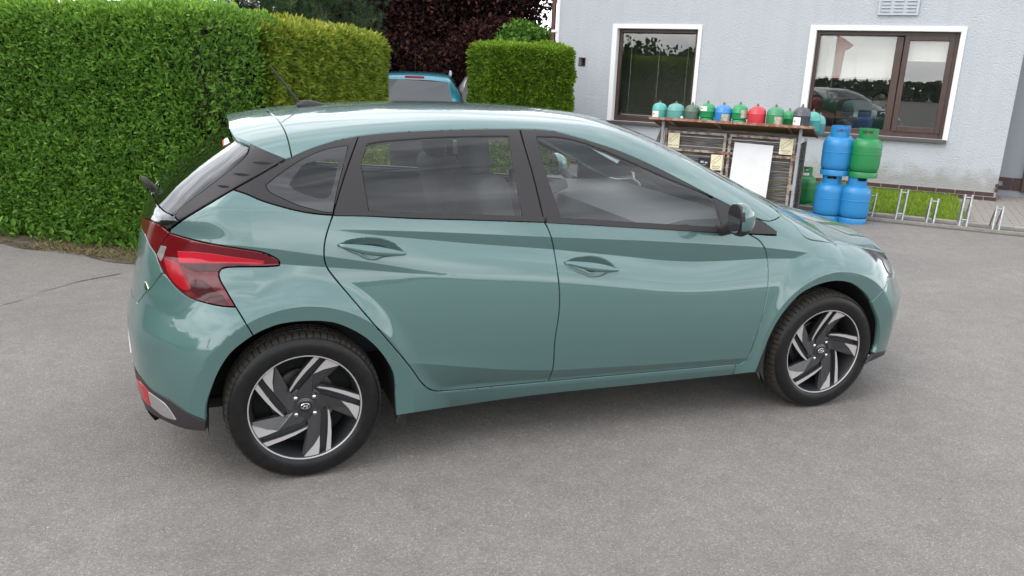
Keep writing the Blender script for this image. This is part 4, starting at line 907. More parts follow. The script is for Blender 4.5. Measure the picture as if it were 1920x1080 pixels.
def hedge(name, origin, ang, x0, x1, d, z0, z1, n, size, m, core, label, cat='hedge', group=None, rng=None, conifer=False, bump_=.06, up=.45, topramp=.35, singles=0, faces=(1, 1, 1, 1), round_=.22):
    rng = rng or np.random.default_rng(11)
    root = empty(name, origin, ang, label=label, cat=cat, group=group)
    P, Nn = hedge_points(x0, x1, d, z0, z1, n, rng, round_, faces)
    dis = noise3(P, 2.6, 5)*bump_ + noise3(P, 7, 6)*bump_*.7
    inn = rng.random(n)**1.8*.11
    P = P+Nn*(dis-inn)[:, None]
    if z0 < .5:
        sk = np.clip((P[:, 2]-.03)/.16, 0, 1); P[:, 1] += (1-sk)*.10*rng.random(n)
    gone = (noise3(P, 6, 23)+.6*noise3(P, 14, 24) > 9) if not conifer else np.zeros(n, bool)
    P[gone] -= Nn[gone]*.10
    # young pale growth sits on the clipped top and its edge
    young = np.clip((P[:, 2]-(z1-topramp))/topramp, 0, 1)**1.5 if topramp else np.zeros(n)
    r = np.clip(rng.random(n)*.68 + .06*noise3(P, 3, 9) + .36*young*(.5+.5*rng.random(n)), 0, 1)
    if conifer:
        k = 3; PP = np.repeat(P, k, 0); NN = unit(np.repeat(Nn, k, 0)+rng.normal(0, .35, (n*k, 3))); r_ = np.clip(np.repeat(r, k)+rng.normal(0, .05, n*k), 0, 1)
        V, T, at = leaves(PP, NN, size, rng, up, .30, .15, rnd=r_, tang=.7)
    else:
        V, T, at = leaves(P, Nn, size, rng, up, .40, .22, .10, rnd=r)
    o = bigmesh('foliage', V, T, m, root, at); o['kind'] = 'stuff'
    # twigs and dead leaf inside the hedge
    bm = bmesh.new(); bm_box(bm, ((x0+x1)/2, d/2, (z0+z1)/2-.07), (x1-x0-.30, d-.30, z1-z0-.18)); bmesh.ops.subdivide_edges(bm, edges=bm.edges[:], cuts=12, use_grid_fill=True)
    for v in bm.verts: v.co += Vector(rng.normal(0, .025, 3))
    bm_obj('twig_core', bm, core, root)
    if singles:
        # the nearest leaves as leaves of their own: short sprays standing proud of the clipped face
        pick = rng.choice(n, singles, replace=False)
        base = {}
        for i, k in enumerate(pick):
            Vl, Tl, al = leaves(np.zeros((1, 3)), Nn[k][None], size*1.1, rng, up, .48, .28, .12, rnd=np.array([r[k]]))
            l_ = bigmesh('leaf', Vl, Tl, m, root, al); l_.location = P[k]+Nn[k]*(inn[k]*.9+.012)
    return root
G_PRIV = [(0, (.060, .135, .018)), (.25, (.105, .225, .030)), (.6, (.155, .315, .040)), (.8, (.25, .42, .052)), (1, (.37, .53, .08))]
M_PRIVET = leaf_mat('privet_leaf', G_PRIV, .33, .50, .28)
M_YTHUJA = leaf_mat('yellow_thuja_spray', [(0, (.075, .13, .016)), (.3, (.15, .225, .022)), (.6, (.235, .295, .033)), (.8, (.36, .35, .048)), (1, (.54, .50, .14))], .3, .6, .2)
M_GTHUJA = leaf_mat('green_thuja_spray', [(0, (.06, .12, .012)), (.3, (.115, .215, .018)), (.6, (.18, .30, .024)), (.8, (.26, .37, .03)), (1, (.38, .46, .06))], .3, .6, .2)
M_TWIG = mat('hedge_twigs', (.016, .018, .008), rough=1, var=(30, (.05, .04, .02), .5, .75))
HANG = math.atan2(3.562-4.467, -.9745+2.1535)
hx = lambda px, py: None
HO = np.array([-.9745, 3.562, 0.])                     # foot of the near hedge where the car hides it
hd = np.array([math.cos(HANG), math.sin(HANG), 0])

# loose grit and bits of dead leaf lying on the tarmac
M_GRIT = mat('loose_grit', (.22, .20, .18), rough=.95, var=(3, (.34, .32, .29), .4, .6)); M_DEADLEAF = mat('dead_leaf', (.09, .065, .035), rough=.9, var=(5, (.15, .12, .07), .4, .6))
def litter(name, n, smin, smax_, m, seed, flat):
    rg = np.random.default_rng(seed); P = np.stack([rg.uniform(-3.5, 9, n), rg.uniform(-3.2, 5.2, n), np.zeros(n)], 1)
    s = (smin+(smax_-smin)*rg.random(n)**2.5)[:, None]; a = rg.random(n)*6.28; u_ = np.stack([np.cos(a), np.sin(a), 0*a], 1); v_ = np.stack([-np.sin(a), np.cos(a), 0*a], 1)*(.45+.5*rg.random((n, 1))); h = np.array([0, 0, 1.])*s*flat
    V = np.stack([P+u_*s+[0, 0, .001], P+v_*s+[0, 0, .001]+h*.5, P-u_*s+[0, 0, .001], P-v_*s+[0, 0, .001], P+h+u_*s*.1], 1).reshape(-1, 3); k = np.arange(n)[:, None]*5
    T = np.concatenate([k+[0, 1, 4], k+[1, 2, 4], k+[2, 3, 4], k+[3, 0, 4]]); tag(bigmesh(name, V, T, m), kind='stuff')
litter('loose_grit', 5200, .002, .0075, M_GRIT, 81, .7); litter('dead_leaves', 90, .005, .012, M_DEADLEAF, 82, .35)
# ------------------------------------------------------------------ hedges and trees
A_ = at_depth(470, 26, 6.55); hend = float((A_-HO)@hd)
hedge('privet_hedge', tuple(HO), HANG, -4.6, .71, 1.5, .03, 2.06, 116000, .047, M_PRIVET, M_TWIG, 'tall bright green leafy hedge along the tarmac at the left behind the car', group=None, rng=np.random.default_rng(3), bump_=.055, singles=300, topramp=.40, faces=(1.9, .8, .7, .2))
def hedge_between(name, pa, pb, ext0, ext1, d, z1, n, size, m, label, seed, **k):
    pa, pb = pa.copy(), pb.copy(); pa[2] = pb[2] = 0; v = pb-pa; L_ = np.linalg.norm(v); a = math.atan2(v[1], v[0])
    return hedge(name, tuple(pa), a, -ext0, L_+ext1, d, .03, z1, n, size, m, M_TWIG, label, rng=np.random.default_rng(seed), conifer=True, **k)
hedge_between('conifer_hedge', at_depth(508, 33, 7.1), at_depth(728, 72, 10.4), .1, .05, 1.3, 1.99, 30000, .075, M_YTHUJA, 'yellowish conifer hedge between the tall leafy hedge and the gap with the blue car', 4, bump_=.06, topramp=.25, faces=(1.6, .6, 1, .05), up=.15)
hedge_between('conifer_hedge', at_depth(922, 86, 11.9), at_depth(1080, 97, 12.6), 0, 0, .8, 1.99, 26000, .075, M_GTHUJA, 'squarely clipped green conifer hedge beside the left corner of the grey house', 5, bump_=.05, topramp=.18, faces=(1.6, .5, .8, .9), up=.15, round_=.12)

# verge with dry grass and leaf litter at the foot of the near hedge
M_SOIL = mat('verge_soil', (.040, .032, .022), rough=1, var=(9, (.13, .105, .065), .38, .68), bump=(60, .6, .02))
pts = []
for t in np.linspace(-4.8, 1.2, 60):
    pts.append((t, -.34-.07*math.sin(t*2.3)-.05*math.sin(t*7+1)-.03*random.random()))
V = [tuple(HO+hd*t+np.array([-hd[1], hd[0], 0])*y+[0, 0, .004]) for t, y in pts]+[tuple(HO+hd*t+np.array([-hd[1], hd[0], 0])*1.2+[0, 0, .03]) for t, y in pts]; n = len(pts)
tag(mesh('verge', V, [(i, i+1, n+i+1, n+i) for i in range(n-1)], M_SOIL), kind='structure')
def blades(name, P, size, m, rng, width=.05, lean=.5, rnd=None):
    n = len(P); d = unit(np.stack([rng.normal(0, lean, n), rng.normal(0, lean, n), np.ones(n)], 1)); s = size*(.5+rng.random(n))[:, None]; sd = unit(np.cross(d, rng.normal(0, 1, (n, 3))))*s*width
    mid = P+d*s*.55; bend = rng.normal(0, .25, (n, 3))*s*[1, 1, .3]; tip = P+d*s+bend
    V = np.stack([P-sd, P+sd, mid+sd*.7, tip, mid-sd*.7], 1).reshape(-1, 3); k = np.arange(n)[:, None]*5
    T = np.concatenate([k+[0, 1, 2], k+[0, 2, 4], k+[4, 2, 3]])
    r = rng.random(n) if rnd is None else rnd
    return bigmesh(name, V, T, m, None, np.repeat(r, 5))
M_DRY = leaf_mat('dry_grass', [(0, (.05, .04, .02)), (.5, (.22, .17, .085)), (.8, (.34, .28, .15)), (1, (.10, .16, .03))], .15, .8, .2)
rg = np.random.default_rng(21); n = 9000; t = rg.uniform(-4.7, 1.1, n); yv = -.33+rg.random(n)**1.3*.45
keep = noise3(np.stack([t*1.5, yv*2, 0*t], 1), 2.2, 8) > -.15
P = HO+hd*t[:, None]+np.array([-hd[1], hd[0], 0])*yv[:, None]; P[:, 2] = .006
o = blades('verge_grass', P[keep], .05, M_DRY, rg, .045, 1.3); tag(o, kind='stuff')
# weeds pushing out under the hedge
rg = np.random.default_rng(22); n = 1500; t = rg.uniform(-4.4, .9, n); yv = rg.uniform(-.12, .25, n); P = HO+hd*t[:, None]+np.array([-hd[1], hd[0], 0])*yv[:, None]; P[:, 2] = rg.random(n)*.14
Vl, Tl, al = leaves(P, np.tile([-.5*hd[1]*-1, -.5, .8], (n, 1)), .06, rg, .6, .5, .25, .1); tag(bigmesh('verge_weeds', Vl, Tl, M_PRIVET, None, al*.6), kind='stuff')

M_BARK = mat('tree_bark', (.05, .038, .028), rough=.95, var=(12, (.10, .085, .07), .4, .7), bump=(40, .8, .02))
def grow(bm, p, d, ln, r, depth, rng, tips, spread=.55):
    q = p+d*ln; mid = p+d*ln*.5+rng.normal(0, ln*.05, 3)
    bm_tube(bm, [p, mid, q], [r, r*.85, r*.66], 6, cap=False)
    tips.append((q, depth))
    if depth == 0: return
    for k in range(3 if depth > 1 else 4):
        nd = d+rng.normal(0, spread, 3)+[0, 0, .12]; nd /= np.linalg.norm(nd); grow(bm, q, nd, ln*(.62+.2*rng.random()), r*.6, depth-1, rng, tips, spread)
def tree(name, base, h_trunk, crown_c, crown_r, n, size, m, label, seed, cat='tree', lumps=16, r=.16, low=.0, group=None, kind=None, hole=.0, limb=.38):
    rng = np.random.default_rng(seed); root = empty(name, tuple(base), 0, label=label, cat=cat, group=group)
    bm = bmesh.new(); tips = []; b0 = np.zeros(3)
    bm_tube(bm, [b0, b0+[.05, .02, h_trunk*.5], b0+[0, 0, h_trunk]], [r, r*.8, r*.7], 10, cap=False)
    for k in range(4):
        a = k*PI/2+rng.random(); nd = np.array([math.cos(a)*.6, math.sin(a)*.6, .8]); grow(bm, np.array([0, 0, h_trunk*.95]), nd/np.linalg.norm(nd), limb, r*.5, 3, rng, tips)
    bm_obj('trunk', bm, M_BARK, root, smooth=True)
    C = np.array(crown_c); R = np.array(crown_r)
    cs = unit(rng.normal(0, 1, (lumps, 3)))*(.35+.5*rng.random((lumps, 1))); cr_ = .34+.22*rng.random(lumps)
    w_ = cr_**2; k = rng.choice(lumps, n, p=w_/w_.sum()); dd = unit(rng.normal(0, 1, (n, 3))); rad = cr_[k]*(1-rng.random(n)**2*.75)
    Pn = cs[k]+dd*rad[:, None]; P = C+Pn*R
    sel = P[:, 2] > low
    if hole: sel &= noise3(P, 1.6, seed+50)+noise3(P, 4.5, seed+51)*.7 > -hole
    P = P[sel]; dd = dd[sel]
    V, T, at = leaves(P, dd, size, rng, .1, .6, .2, .1); o = bigmesh('crown', V, T, m, root, at); o['kind'] = 'stuff'
    return root
M_PURPLE = leaf_mat('purple_leaf', [(0, (.011, .005, .006)), (.5, (.030, .012, .013)), (.85, (.065, .024, .022)), (1, (.14, .065, .04))], .18, .75, .12)
M_GRNBUSH = leaf_mat('green_bush_leaf', [(0, (.04, .11, .015)), (.5, (.09, .21, .025)), (1, (.20, .36, .05))], .3, .5, .3)
M_DARKG = leaf_mat('dark_wood_leaf', [(0, (.022, .042, .012)), (.5, (.045, .085, .022)), (1, (.09, .14, .035))], .2, .6, .2)
M_WOODS = leaf_mat('hazed_wood_leaf', [(0, (.05, .07, .04)), (.5, (.075, .105, .06)), (1, (.11, .15, .08))], .2, .7, .2)  # distance haze put into the leaf colour as a paler grey-green
def gpos(px, depth):
    q = at_depth(px, 140, depth); q[2] = 0; return q
tree('purple_tree', gpos(800, 17.5), 1.6, (0, 0, 3.0), (2.35, 2.2, 3.0), 90000, .08, M_PURPLE, 'dark purple-leaved tree behind the gap between the hedges', 31, low=.25, hole=.95, r=.2)
tree('purple_tree', gpos(915, 18.6), 1.4, (0, 0, 2.9), (1.55, 1.6, 2.7), 36000, .09, M_PURPLE, 'smaller purple-leaved tree left of the house with light showing between its twigs', 32, low=.25, hole=.75, r=.14)
tree('purple_shrub', gpos(700, 16.5), .8, (0, 0, 1.8), (1.8, 1.3, 2.3), 40000, .085, M_PURPLE, 'low dark purple shrub behind the yellowish conifer hedge', 33, cat='shrub', low=.1, r=.1)
tree('purple_shrub', gpos(860, 16.0), .6, (0, 0, 1.0), (2.4, 1.2, 1.7), 46000, .085, M_PURPLE, 'low dark purple undergrowth behind the blue car', 34, cat='shrub', low=.05, r=.1)
tree('green_shrub', gpos(1003, 15.2), .8, (0, 0, 1.75), (.85, .7, .8), 16000, .075, M_GRNBUSH, 'bright green bush above the clipped conifer hedge left of the house', 35, cat='shrub', low=.1, r=.1)
tree('green_shrub', gpos(760, 24), 1.2, (0, 0, 2.0), (4.0, 2.0, 2.4), 18000, .11, M_GRNBUSH, 'green bush glimpsed through the purple tree', 36, cat='shrub', low=.1, r=.12)
# pine
M_PINE = leaf_mat('pine_needle', [(0, (.016, .042, .014)), (.5, (.038, .085, .026)), (.9, (.085, .145, .045)), (1, (.22, .20, .09))], .1, .55, .3)
def pine(base, label, seed, n_t=3200):
    rng = np.random.default_rng(seed); root = empty('pine_tree', tuple(base), 0, label=label, cat='tree')
    bm = bmesh.new(); bm_tube(bm, [(0, 0, 0), (.05, 0, 2), (0, 0, 4.6)], [.16, .12, .04], 10, cap=False)
    P = []; Dn = []
    for k in range(46):
        z = 1.55+2.9*rng.random(); a = rng.random()*6.28; L_ = (4.9-z)*.52*(.75+.4*rng.random()); d = np.array([math.cos(a), math.sin(a), .22]); b = np.array([0, 0, z])
        bm_tube(bm, [b, b+d*L_*.5, b+d*L_+[0, 0, L_*.12]], [.022, .014, .007], 5, cap=False)
        for j in range(n_t//46):
            t = .25+.75*rng.random(); P.append(b+d*L_*t+rng.normal(0, .13, 3)*(1+.3*t)+[0, 0, L_*.12*t*t]); Dn.append(d*.6+rng.normal(0, .5, 3)+[0, 0, .45])
    bm_obj('trunk', bm, M_BARK, root, smooth=True)
    P = np.array(P); Dn = unit(np.array(Dn)); k = 26; PP = np.repeat(P, k, 0)+np.repeat(Dn, k, 0)*rng.uniform(-.06, .10, (len(P)*k, 1)); NN = unit(np.repeat(Dn, k, 0)*.8+rng.normal(0, .5, (len(P)*k, 3)))
    s = .14*(.7+.5*rng.random(len(PP)))[:, None]; sd = unit(np.cross(NN, rng.normal(0, 1, NN.shape)))*.0036
    V = np.stack([PP-sd, PP+sd, PP+NN*s], 1).reshape(-1, 3); T = np.arange(len(PP)*3).reshape(-1, 3)
    o = bigmesh('needles', V, T, M_PINE, root, np.repeat(np.clip(np.repeat(rng.random(len(P))*.9, k)+rng.normal(0, .08, len(PP)), 0, 1), 3)); o['kind'] = 'stuff'
    return root
pine(gpos(590, 12.2), 'dark green pine rising behind the yellowish conifer hedge', 41)
pine(gpos(500, 13.5), 'dark green pine half hidden behind the tall leafy hedge', 42)

# land behind the viewer, seen mirrored in the windows and the paint
def mass(name, pts, h, n, size, m, seed, label=None):
    rng = np.random.default_rng(seed); pts = np.array(pts, float); seg_ = np.diff(pts, axis=0); ln = np.linalg.norm(seg_, axis=1); k = rng.choice(len(ln), n, p=ln/ln.sum()); t = rng.random(n)
    P = np.zeros((n, 3)); P[:, :2] = pts[k]+seg_[k]*t[:, None]+rng.normal(0, .8, (n, 2)); hh = h*(.72+.28*noise3(np.stack([P[:, 0], P[:, 1], 0*t], 1), .22, seed)+.14*noise3(np.stack([P[:, 0], P[:, 1], 0*t], 1), 1.1, seed+1))
    P[:, 2] = rng.random(n)**.8*hh
    V, T, at = leaves(P, unit(rng.normal(0, 1, (n, 3))), size, rng, .2, .7, .2); return tag(bigmesh(name, V, T, m, None, at), kind='stuff')
mass('distant_woods', [(-75, 20), (-62, -30), (-30, -62), (15, -72), (60, -55), (85, -15)], 2.0, 42000, .42, M_WOODS, 61)
mass('roadside_bushes', [(-13, 7.5), (-14.5, 1), (-14, -5), (-19, -10)], 4.2, 20000, .22, M_DARKG, 62)
mass('roadside_hedge', [(-9.5, 6.8), (-10.5, .5), (-11, -4)], 2.0, 12000, .16, M_GRNBUSH, 63)
# ------------------------------------------------------------------ the house
DW = -10.8
M_WALL = mat('grey_roughcast', (.42, .445, .475), rough=.95, spec=.2, var=(2.2, (.445, .468, .495), .3, .7))
def roughcast(m):
    nt = m.node_tree; b = nt.nodes['Principled BSDF']; tc = N('ShaderNodeTexCoord', nt); n1 = N('ShaderNodeTexNoise', nt); n1.inputs['Scale'].default_value = 42; n1.inputs['Detail'].default_value = 3; n1.inputs['Distortion'].default_value = .6
    bp = N('ShaderNodeBump', nt); bp.inputs['Strength'].default_value = 1.0; bp.inputs['Distance'].default_value = .013
    nt.links.new(tc.outputs['Object'], n1.inputs['Vector']); nt.links.new(n1.outputs['Fac'], bp.inputs['Height']); nt.links.new(bp.outputs['Normal'], b.inputs['Normal'])
roughcast(M_WALL)
def weather(m):      # rain streaks and splashed dirt along the foot of the wall
    nt = m.node_tree; b = nt.nodes['Principled BSDF']; src = b.inputs['Base Color'].links[0].from_socket; Lk = nt.links.new; tc = N('ShaderNodeTexCoord', nt)
    mp = N('ShaderNodeMapping', nt); mp.inputs['Scale'].default_value = (3.2, 3.2, .22); n1 = N('ShaderNodeTexNoise', nt); n1.inputs['Scale'].default_value = 2.0; n1.inputs['Detail'].default_value = 6
    cr = N('ShaderNodeValToRGB', nt); cr.color_ramp.elements[0].position = .36; cr.color_ramp.elements[0].color = (.965, .965, .96, 1); cr.color_ramp.elements[1].position = .56; cr.color_ramp.elements[1].color = (1, 1, 1, 1)
    Lk(tc.outputs['Object'], mp.inputs['Vector']); Lk(mp.outputs['Vector'], n1.inputs['Vector']); Lk(n1.outputs['Fac'], cr.inputs['Fac'])
    sx = N('ShaderNodeSeparateXYZ', nt); Lk(tc.outputs['Object'], sx.inputs['Vector']); n2 = N('ShaderNodeTexNoise', nt); n2.inputs['Scale'].default_value = 5; n2.inputs['Detail'].default_value = 5; Lk(tc.outputs['Object'], n2.inputs['Vector'])
    ma = N('ShaderNodeMath', nt, operation='MULTIPLY_ADD'); ma.inputs[1].default_value = -.5; Lk(n2.outputs['Fac'], ma.inputs[0]); Lk(sx.outputs['Z'], ma.inputs[2])
    c2 = N('ShaderNodeValToRGB', nt); c2.color_ramp.elements[0].position = -.0; c2.color_ramp.elements[0].color = (.74, .70, .64, 1); c2.color_ramp.elements[1].position = .22; c2.color_ramp.elements[1].color = (1, 1, 1, 1); Lk(ma.outputs[0], c2.inputs['Fac'])
    m1 = N('ShaderNodeMix', nt, data_type='RGBA', blend_type='MULTIPLY'); m1.inputs['Factor'].default_value = 1; m2 = N('ShaderNodeMix', nt, data_type='RGBA', blend_type='MULTIPLY'); m2.inputs['Factor'].default_value = 1
    Lk(src, m1.inputs['A']); Lk(cr.outputs['Color'], m1.inputs['B']); Lk(m1.outputs['Result'], m2.inputs['A']); Lk(c2.outputs['Color'], m2.inputs['B']); Lk(m2.outputs['Result'], b.inputs['Base Color'])
weather(M_WALL)
M_WHITEPL = mat('white_render_band', (.72, .72, .71), rough=.8, bump=(60, .15, .004))
M_FRAME = mat('brown_window_frame', (.050, .026, .020), rough=.35, var=(5, (.070, .038, .028), .4, .7))
M_SILL = mat('grey_brown_sill', (.075, .066, .064), rough=.4)
M_BRICK = mat('dark_clinker_brick', (.040, .020, .020), rough=.7, var=(7, (.075, .036, .032), .35, .7), bump=(80, .3, .004))
M_MORTAR = mat('pale_mortar', (.33, .30, .27), rough=.95)
M_PANE = glass_mat('house_pane', (.85, .87, .86), 1.85)
M_ROOM = mat('room_paint', (.5, .5, .5), rough=.9)
M_BLIND = mat('blind_slat', (.82, .76, .73), rough=.5)
M_DOWNP = mat('brown_downpipe', (.085, .036, .026), rough=.4)
M_GREYM = mat('grey_louvre_metal', (.42, .45, .48), rough=.45)
HOUSE = wempty('house', 0, DW, 0, label='grey roughcast house with two brown-framed windows and a dark brick base', cat='building')
# local axes of the house: x along the wall, y away from the viewer (wall face at y = 0), z up
def wq(px, py, y=0.0): return on_wall(px, py, DW-y)
def wall_grid(name, x0, x1, z0, z1, holes, m, th=.32):
    xs = sorted({x0, x1, *[h[0] for h in holes], *[h[1] for h in holes]}); zs = sorted({z0, z1, *[h[2] for h in holes], *[h[3] for h in holes]})
    bm = bmesh.new(); vv = {}
    def v(x, y, z):
        k = (round(x, 5), round(y, 5), round(z, 5))
        if k not in vv: vv[k] = bm.verts.new(k)
        return vv[k]
    solid = lambda i, j: 0 <= i < len(xs)-1 and 0 <= j < len(zs)-1 and not any(h[0] <= (xs[i]+xs[i+1])/2 <= h[1] and h[2] <= (zs[j]+zs[j+1])/2 <= h[3] for h in holes)
    for i in range(len(xs)-1):
        for j in range(len(zs)-1):
            if not solid(i, j): continue
            a, b, c, d = xs[i], xs[i+1], zs[j], zs[j+1]
            for y in (0, th): bm.faces.new((v(a, y, c), v(b, y, c), v(b, y, d), v(a, y, d)))
            if not solid(i-1, j): bm.faces.new((v(a, 0, c), v(a, th, c), v(a, th, d), v(a, 0, d)))
            if not solid(i+1, j): bm.faces.new((v(b, 0, c), v(b, th, c), v(b, th, d), v(b, 0, d)))
            if not solid(i, j-1): bm.faces.new((v(a, 0, c), v(b, 0, c), v(b, th, c), v(a, th, c)))
            if not solid(i, j+1): bm.faces.new((v(a, 0, d), v(b, 0, d), v(b, th, d), v(a, th, d)))
    return bm_obj(name, bm, m, HOUSE)
RX0, RX1 = -3.15, 4.03
def rect(tl, tr, bl, br, y=0.0):
    q = [wq(*c, y) for c in (tl, tr, bl, br)]; return (q[0][0]+q[2][0])/2, (q[1][0]+q[3][0])/2, (q[2][1]+q[3][1])/2, (q[0][1]+q[1][1])/2
LW = rect((1158.7, 53.4), (1311, 54), (1146, 226), (1292, 234)); RWN = rect((1529.8, 55.9), (1802.5, 59.6), (1508, 246), (1768, 262))
LWo = rect((1150.6, 45.3), (1320, 45.3), (1137.5, 226), (1298, 232)); RWo = rect((1519, 46.2), (1814, 50.4), (1497, 245), (1777, 262))
hole = (wq(1086.5, 116)[0], wq(1096.5, 116)[0], wq(1091, 122.5)[1], wq(1091, 109)[1])
zb = 0.135
wall_grid('wall', RX0, RX1, zb, 3.7, [LW, RWN, hole], M_WALL)
box('vent_box', ((hole[0]+hole[1])/2, .16, (hole[2]+hole[3])/2), (hole[1]-hole[0]+.02, .02, hole[3]-hole[2]+.02), M_DOWNP, HOUSE)
hb = .012
bm = bmesh.new()
for (a, b, c, d) in ((hole[0]-hb, hole[0], hole[2]-hb, hole[3]+hb), (hole[1], hole[1]+hb, hole[2]-hb, hole[3]+hb), (hole[0], hole[1], hole[2]-hb, hole[2]), (hole[0], hole[1], hole[3], hole[3]+hb)): bm_box(bm, ((a+b)/2, -.003, (c+d)/2), (b-a, .012, d-c))
bm_obj('vent_frame', bm, M_FRAME, HOUSE)
box('side_wall', (RX0-.006, 3.2, 1.85), (.02, 6.4, 3.7), M_WALL, HOUSE); box('back_wall', (2.2, 6.4, 1.85), (10.7, .2, 3.7), M_WALL, HOUSE)
box('eaves', ((RX0+8)/2-.1, 3.2, 3.78), (11.6, 6.9, .14), M_WHITEPL, HOUSE)
bm = bmesh.new(); a = [bm.verts.new(q) for q in ((-3.6, -.25, 3.86), (8.2, -.25, 3.86), (8.2, 6.9, 3.86), (-3.6, 6.9, 3.86))]; b = [bm.verts.new(q) for q in ((-.4, 3.1, 5.4), (5.2, 3.1, 5.4))]
bm.faces.new((a[0], a[1], b[1], b[0])); bm.faces.new((a[1], a[2], b[1])); bm.faces.new((a[2], a[3], b[0], b[1])); bm.faces.new((a[3], a[0], b[0])); bm.faces.new(a[::-1])
bm_obj('roof', bm, M_BRICK, HOUSE)
# bricks of the plinth, each its own piece
def brick_mesh(lx, lz, ly=.02):
    bm = bmesh.new(); bm_box(bm, (0, 0, 0), (lx, ly, lz)); bmesh.ops.bevel(bm, geom=bm.edges[:], offset=.003, segments=1, affect='EDGES')
    me = bpy.data.meshes.new('brick'); bm.to_mesh(me); bm.free(); me.materials.append(M_BRICK); return me
box('mortar_bed', ((RX0+RX1)/2, -.006, .0675), (RX1-RX0, .02, .135), M_MORTAR, HOUSE)
BL, BH, JT = .247, .0575, .009
bme = brick_mesh(BL, BH); x_ref = wq(1652.5, 347)[0]
for row, zc_ in enumerate((.036, .0365+BH+JT)):
    x = x_ref - 26*(BL+JT) + (0 if row else (BL+JT)*.5)
    while x < RX1-.03:
        if x > RX0:
            if x+BL <= RX1+.012: o = link('brick', bme, HOUSE); o.location = (x+BL/2, -.012+random.uniform(-.002, .002), zc_)
            else:
                l2 = RX1+.012-x; o = link('brick', brick_mesh(l2, BH), HOUSE); o.location = (x+l2/2, -.012, zc_)
        x += BL+JT
# taller brick end at the corner and the recessed entrance beyond
e0 = wq(1866, 350)[0]
for k in range(2):
    o = link('brick', brick_mesh(RX1+.012-e0, BH), HOUSE); o.location = ((RX1+.012+e0)/2, -.012, .036+(BH+JT)*(2+k))
box('mortar_bed', ((RX1+e0)/2, -.006, .2), (RX1-e0, .02, .13), M_MORTAR, HOUSE)
box('return_wall', (RX1-.16, .72, 1.9), (.32, .9, 3.6), M_WALL, HOUSE)
M_WALL2 = mat('smooth_grey_entrance_wall', (.25, .27, .29), rough=.9, bump=(50, .2, .006))
box('entrance_wall', (5.2, .85, 1.85), (2.4, .2, 3.7), M_WALL2, HOUSE)
for r_ in range(3):
    for c_ in range(4):
        o = link('brick', bme, HOUSE); o.location = (4.17+(BL+JT)*(c_+.5*(r_ % 2)), .742, .14+(BH+JT)*r_)
dr = wq(1919, 200, .7)[0]
box('entrance_door', (dr+.68, .72, 1.15), (1.0, .06, 2.1), M_FRAME, HOUSE, bevel=.01)
box('door_glass', (dr+.68, .685, 1.35), (.6, .01, 1.3), M_GLOSSBLK, HOUSE)
# downpipe, corner strip
pz = [wq(1046.2, 0, -.05), wq(1040.5, 92, -.05)]
tube('downpipe', [(RX0-.075, .02, .05), (RX0-.075, .02, 3.6)], .042, M_DOWNP, HOUSE, 14)
box('corner_strip', (RX0+.022, -.004, 1.9), (.062, .02, 3.5), M_WHITEPL, HOUSE, bevel=.003)
box('pipe_bracket', (RX0-.03, .0, 2.32), (.12, .05, .045), M_WHITEPL, HOUSE, bevel=.004)
# louvred vent
v0, v1, vz0 = wq(1645, 28)[0], wq(1721, 29)[0], wq(1680, 28.5)[1]
vent = box('vent_grille', ((v0+v1)/2, -.012, vz0+.17), (v1-v0, .024, .34), M_GREYM, HOUSE, bevel=.004)
bm = bmesh.new(); cx, wx = (v0+v1)/2, v1-v0
for (a, b, c, d) in ((v0, v0+.03, vz0, vz0+.34), (v1-.03, v1, vz0, vz0+.34), (v0+.03, v1-.03, vz0, vz0+.025), (v0+.03, v1-.03, vz0+.315, vz0+.34)): bm_box(bm, ((a+b)/2, -.030, (c+d)/2), (b-a, .014, d-c))
bm_obj('vent_rim', bm, M_GREYM, vent)
for r_ in range(6):
    for c_ in range(3):
        l_ = box('louvre', (v0+wx*(.19+.31*c_), -.034, vz0+.055+.049*r_), (wx*.23, .030, .005), M_GREYM, vent, rot=Matrix.Rotation(math.radians(38), 3, 'X'))
# windows
def ring(bm, x0, x1, z0, z1, t, y0, y1, tb=None, tt=None):
    tb = tb or t; tt = tt or t
    for (a, b, c, d) in ((x0, x0+t, z0, z1), (x1-t, x1, z0, z1), (x0+t, x1-t, z0, z0+tb), (x0+t, x1-t, z1-tt, z1)): bm_box(bm, ((a+b)/2, (y0+y1)/2, (c+d)/2), (b-a, y1-y0, d-c))
def blind(x0, x1, zt, zb_, y, tilt, parent, pitch=.022, label=None):
    V = []; Fc = []; z = zt; w_ = .0125
    dy, dz = w_*math.cos(tilt), w_*math.sin(tilt)
    while z > zb_:
        k = len(V); V += [(x0, y-dy, z-dz), (x1, y-dy, z-dz), (x1, y+dy, z+dz), (x0, y+dy, z+dz)]; Fc.append((k, k+1, k+2, k+3)); z -= pitch
    o = mesh('blind_slats', V, Fc, M_BLIND, parent); o['kind'] = 'stuff'
    box('blind_rail', ((x0+x1)/2, y, zb_-.008), (x1-x0, .024, .014), M_BLIND, parent)
    for f in (.1, .5, .9): tube('blind_cord', [(x0+(x1-x0)*f, y-.014, zt), (x0+(x1-x0)*f, y-.014, zb_)], .0022, M_WHITE, parent, 5)
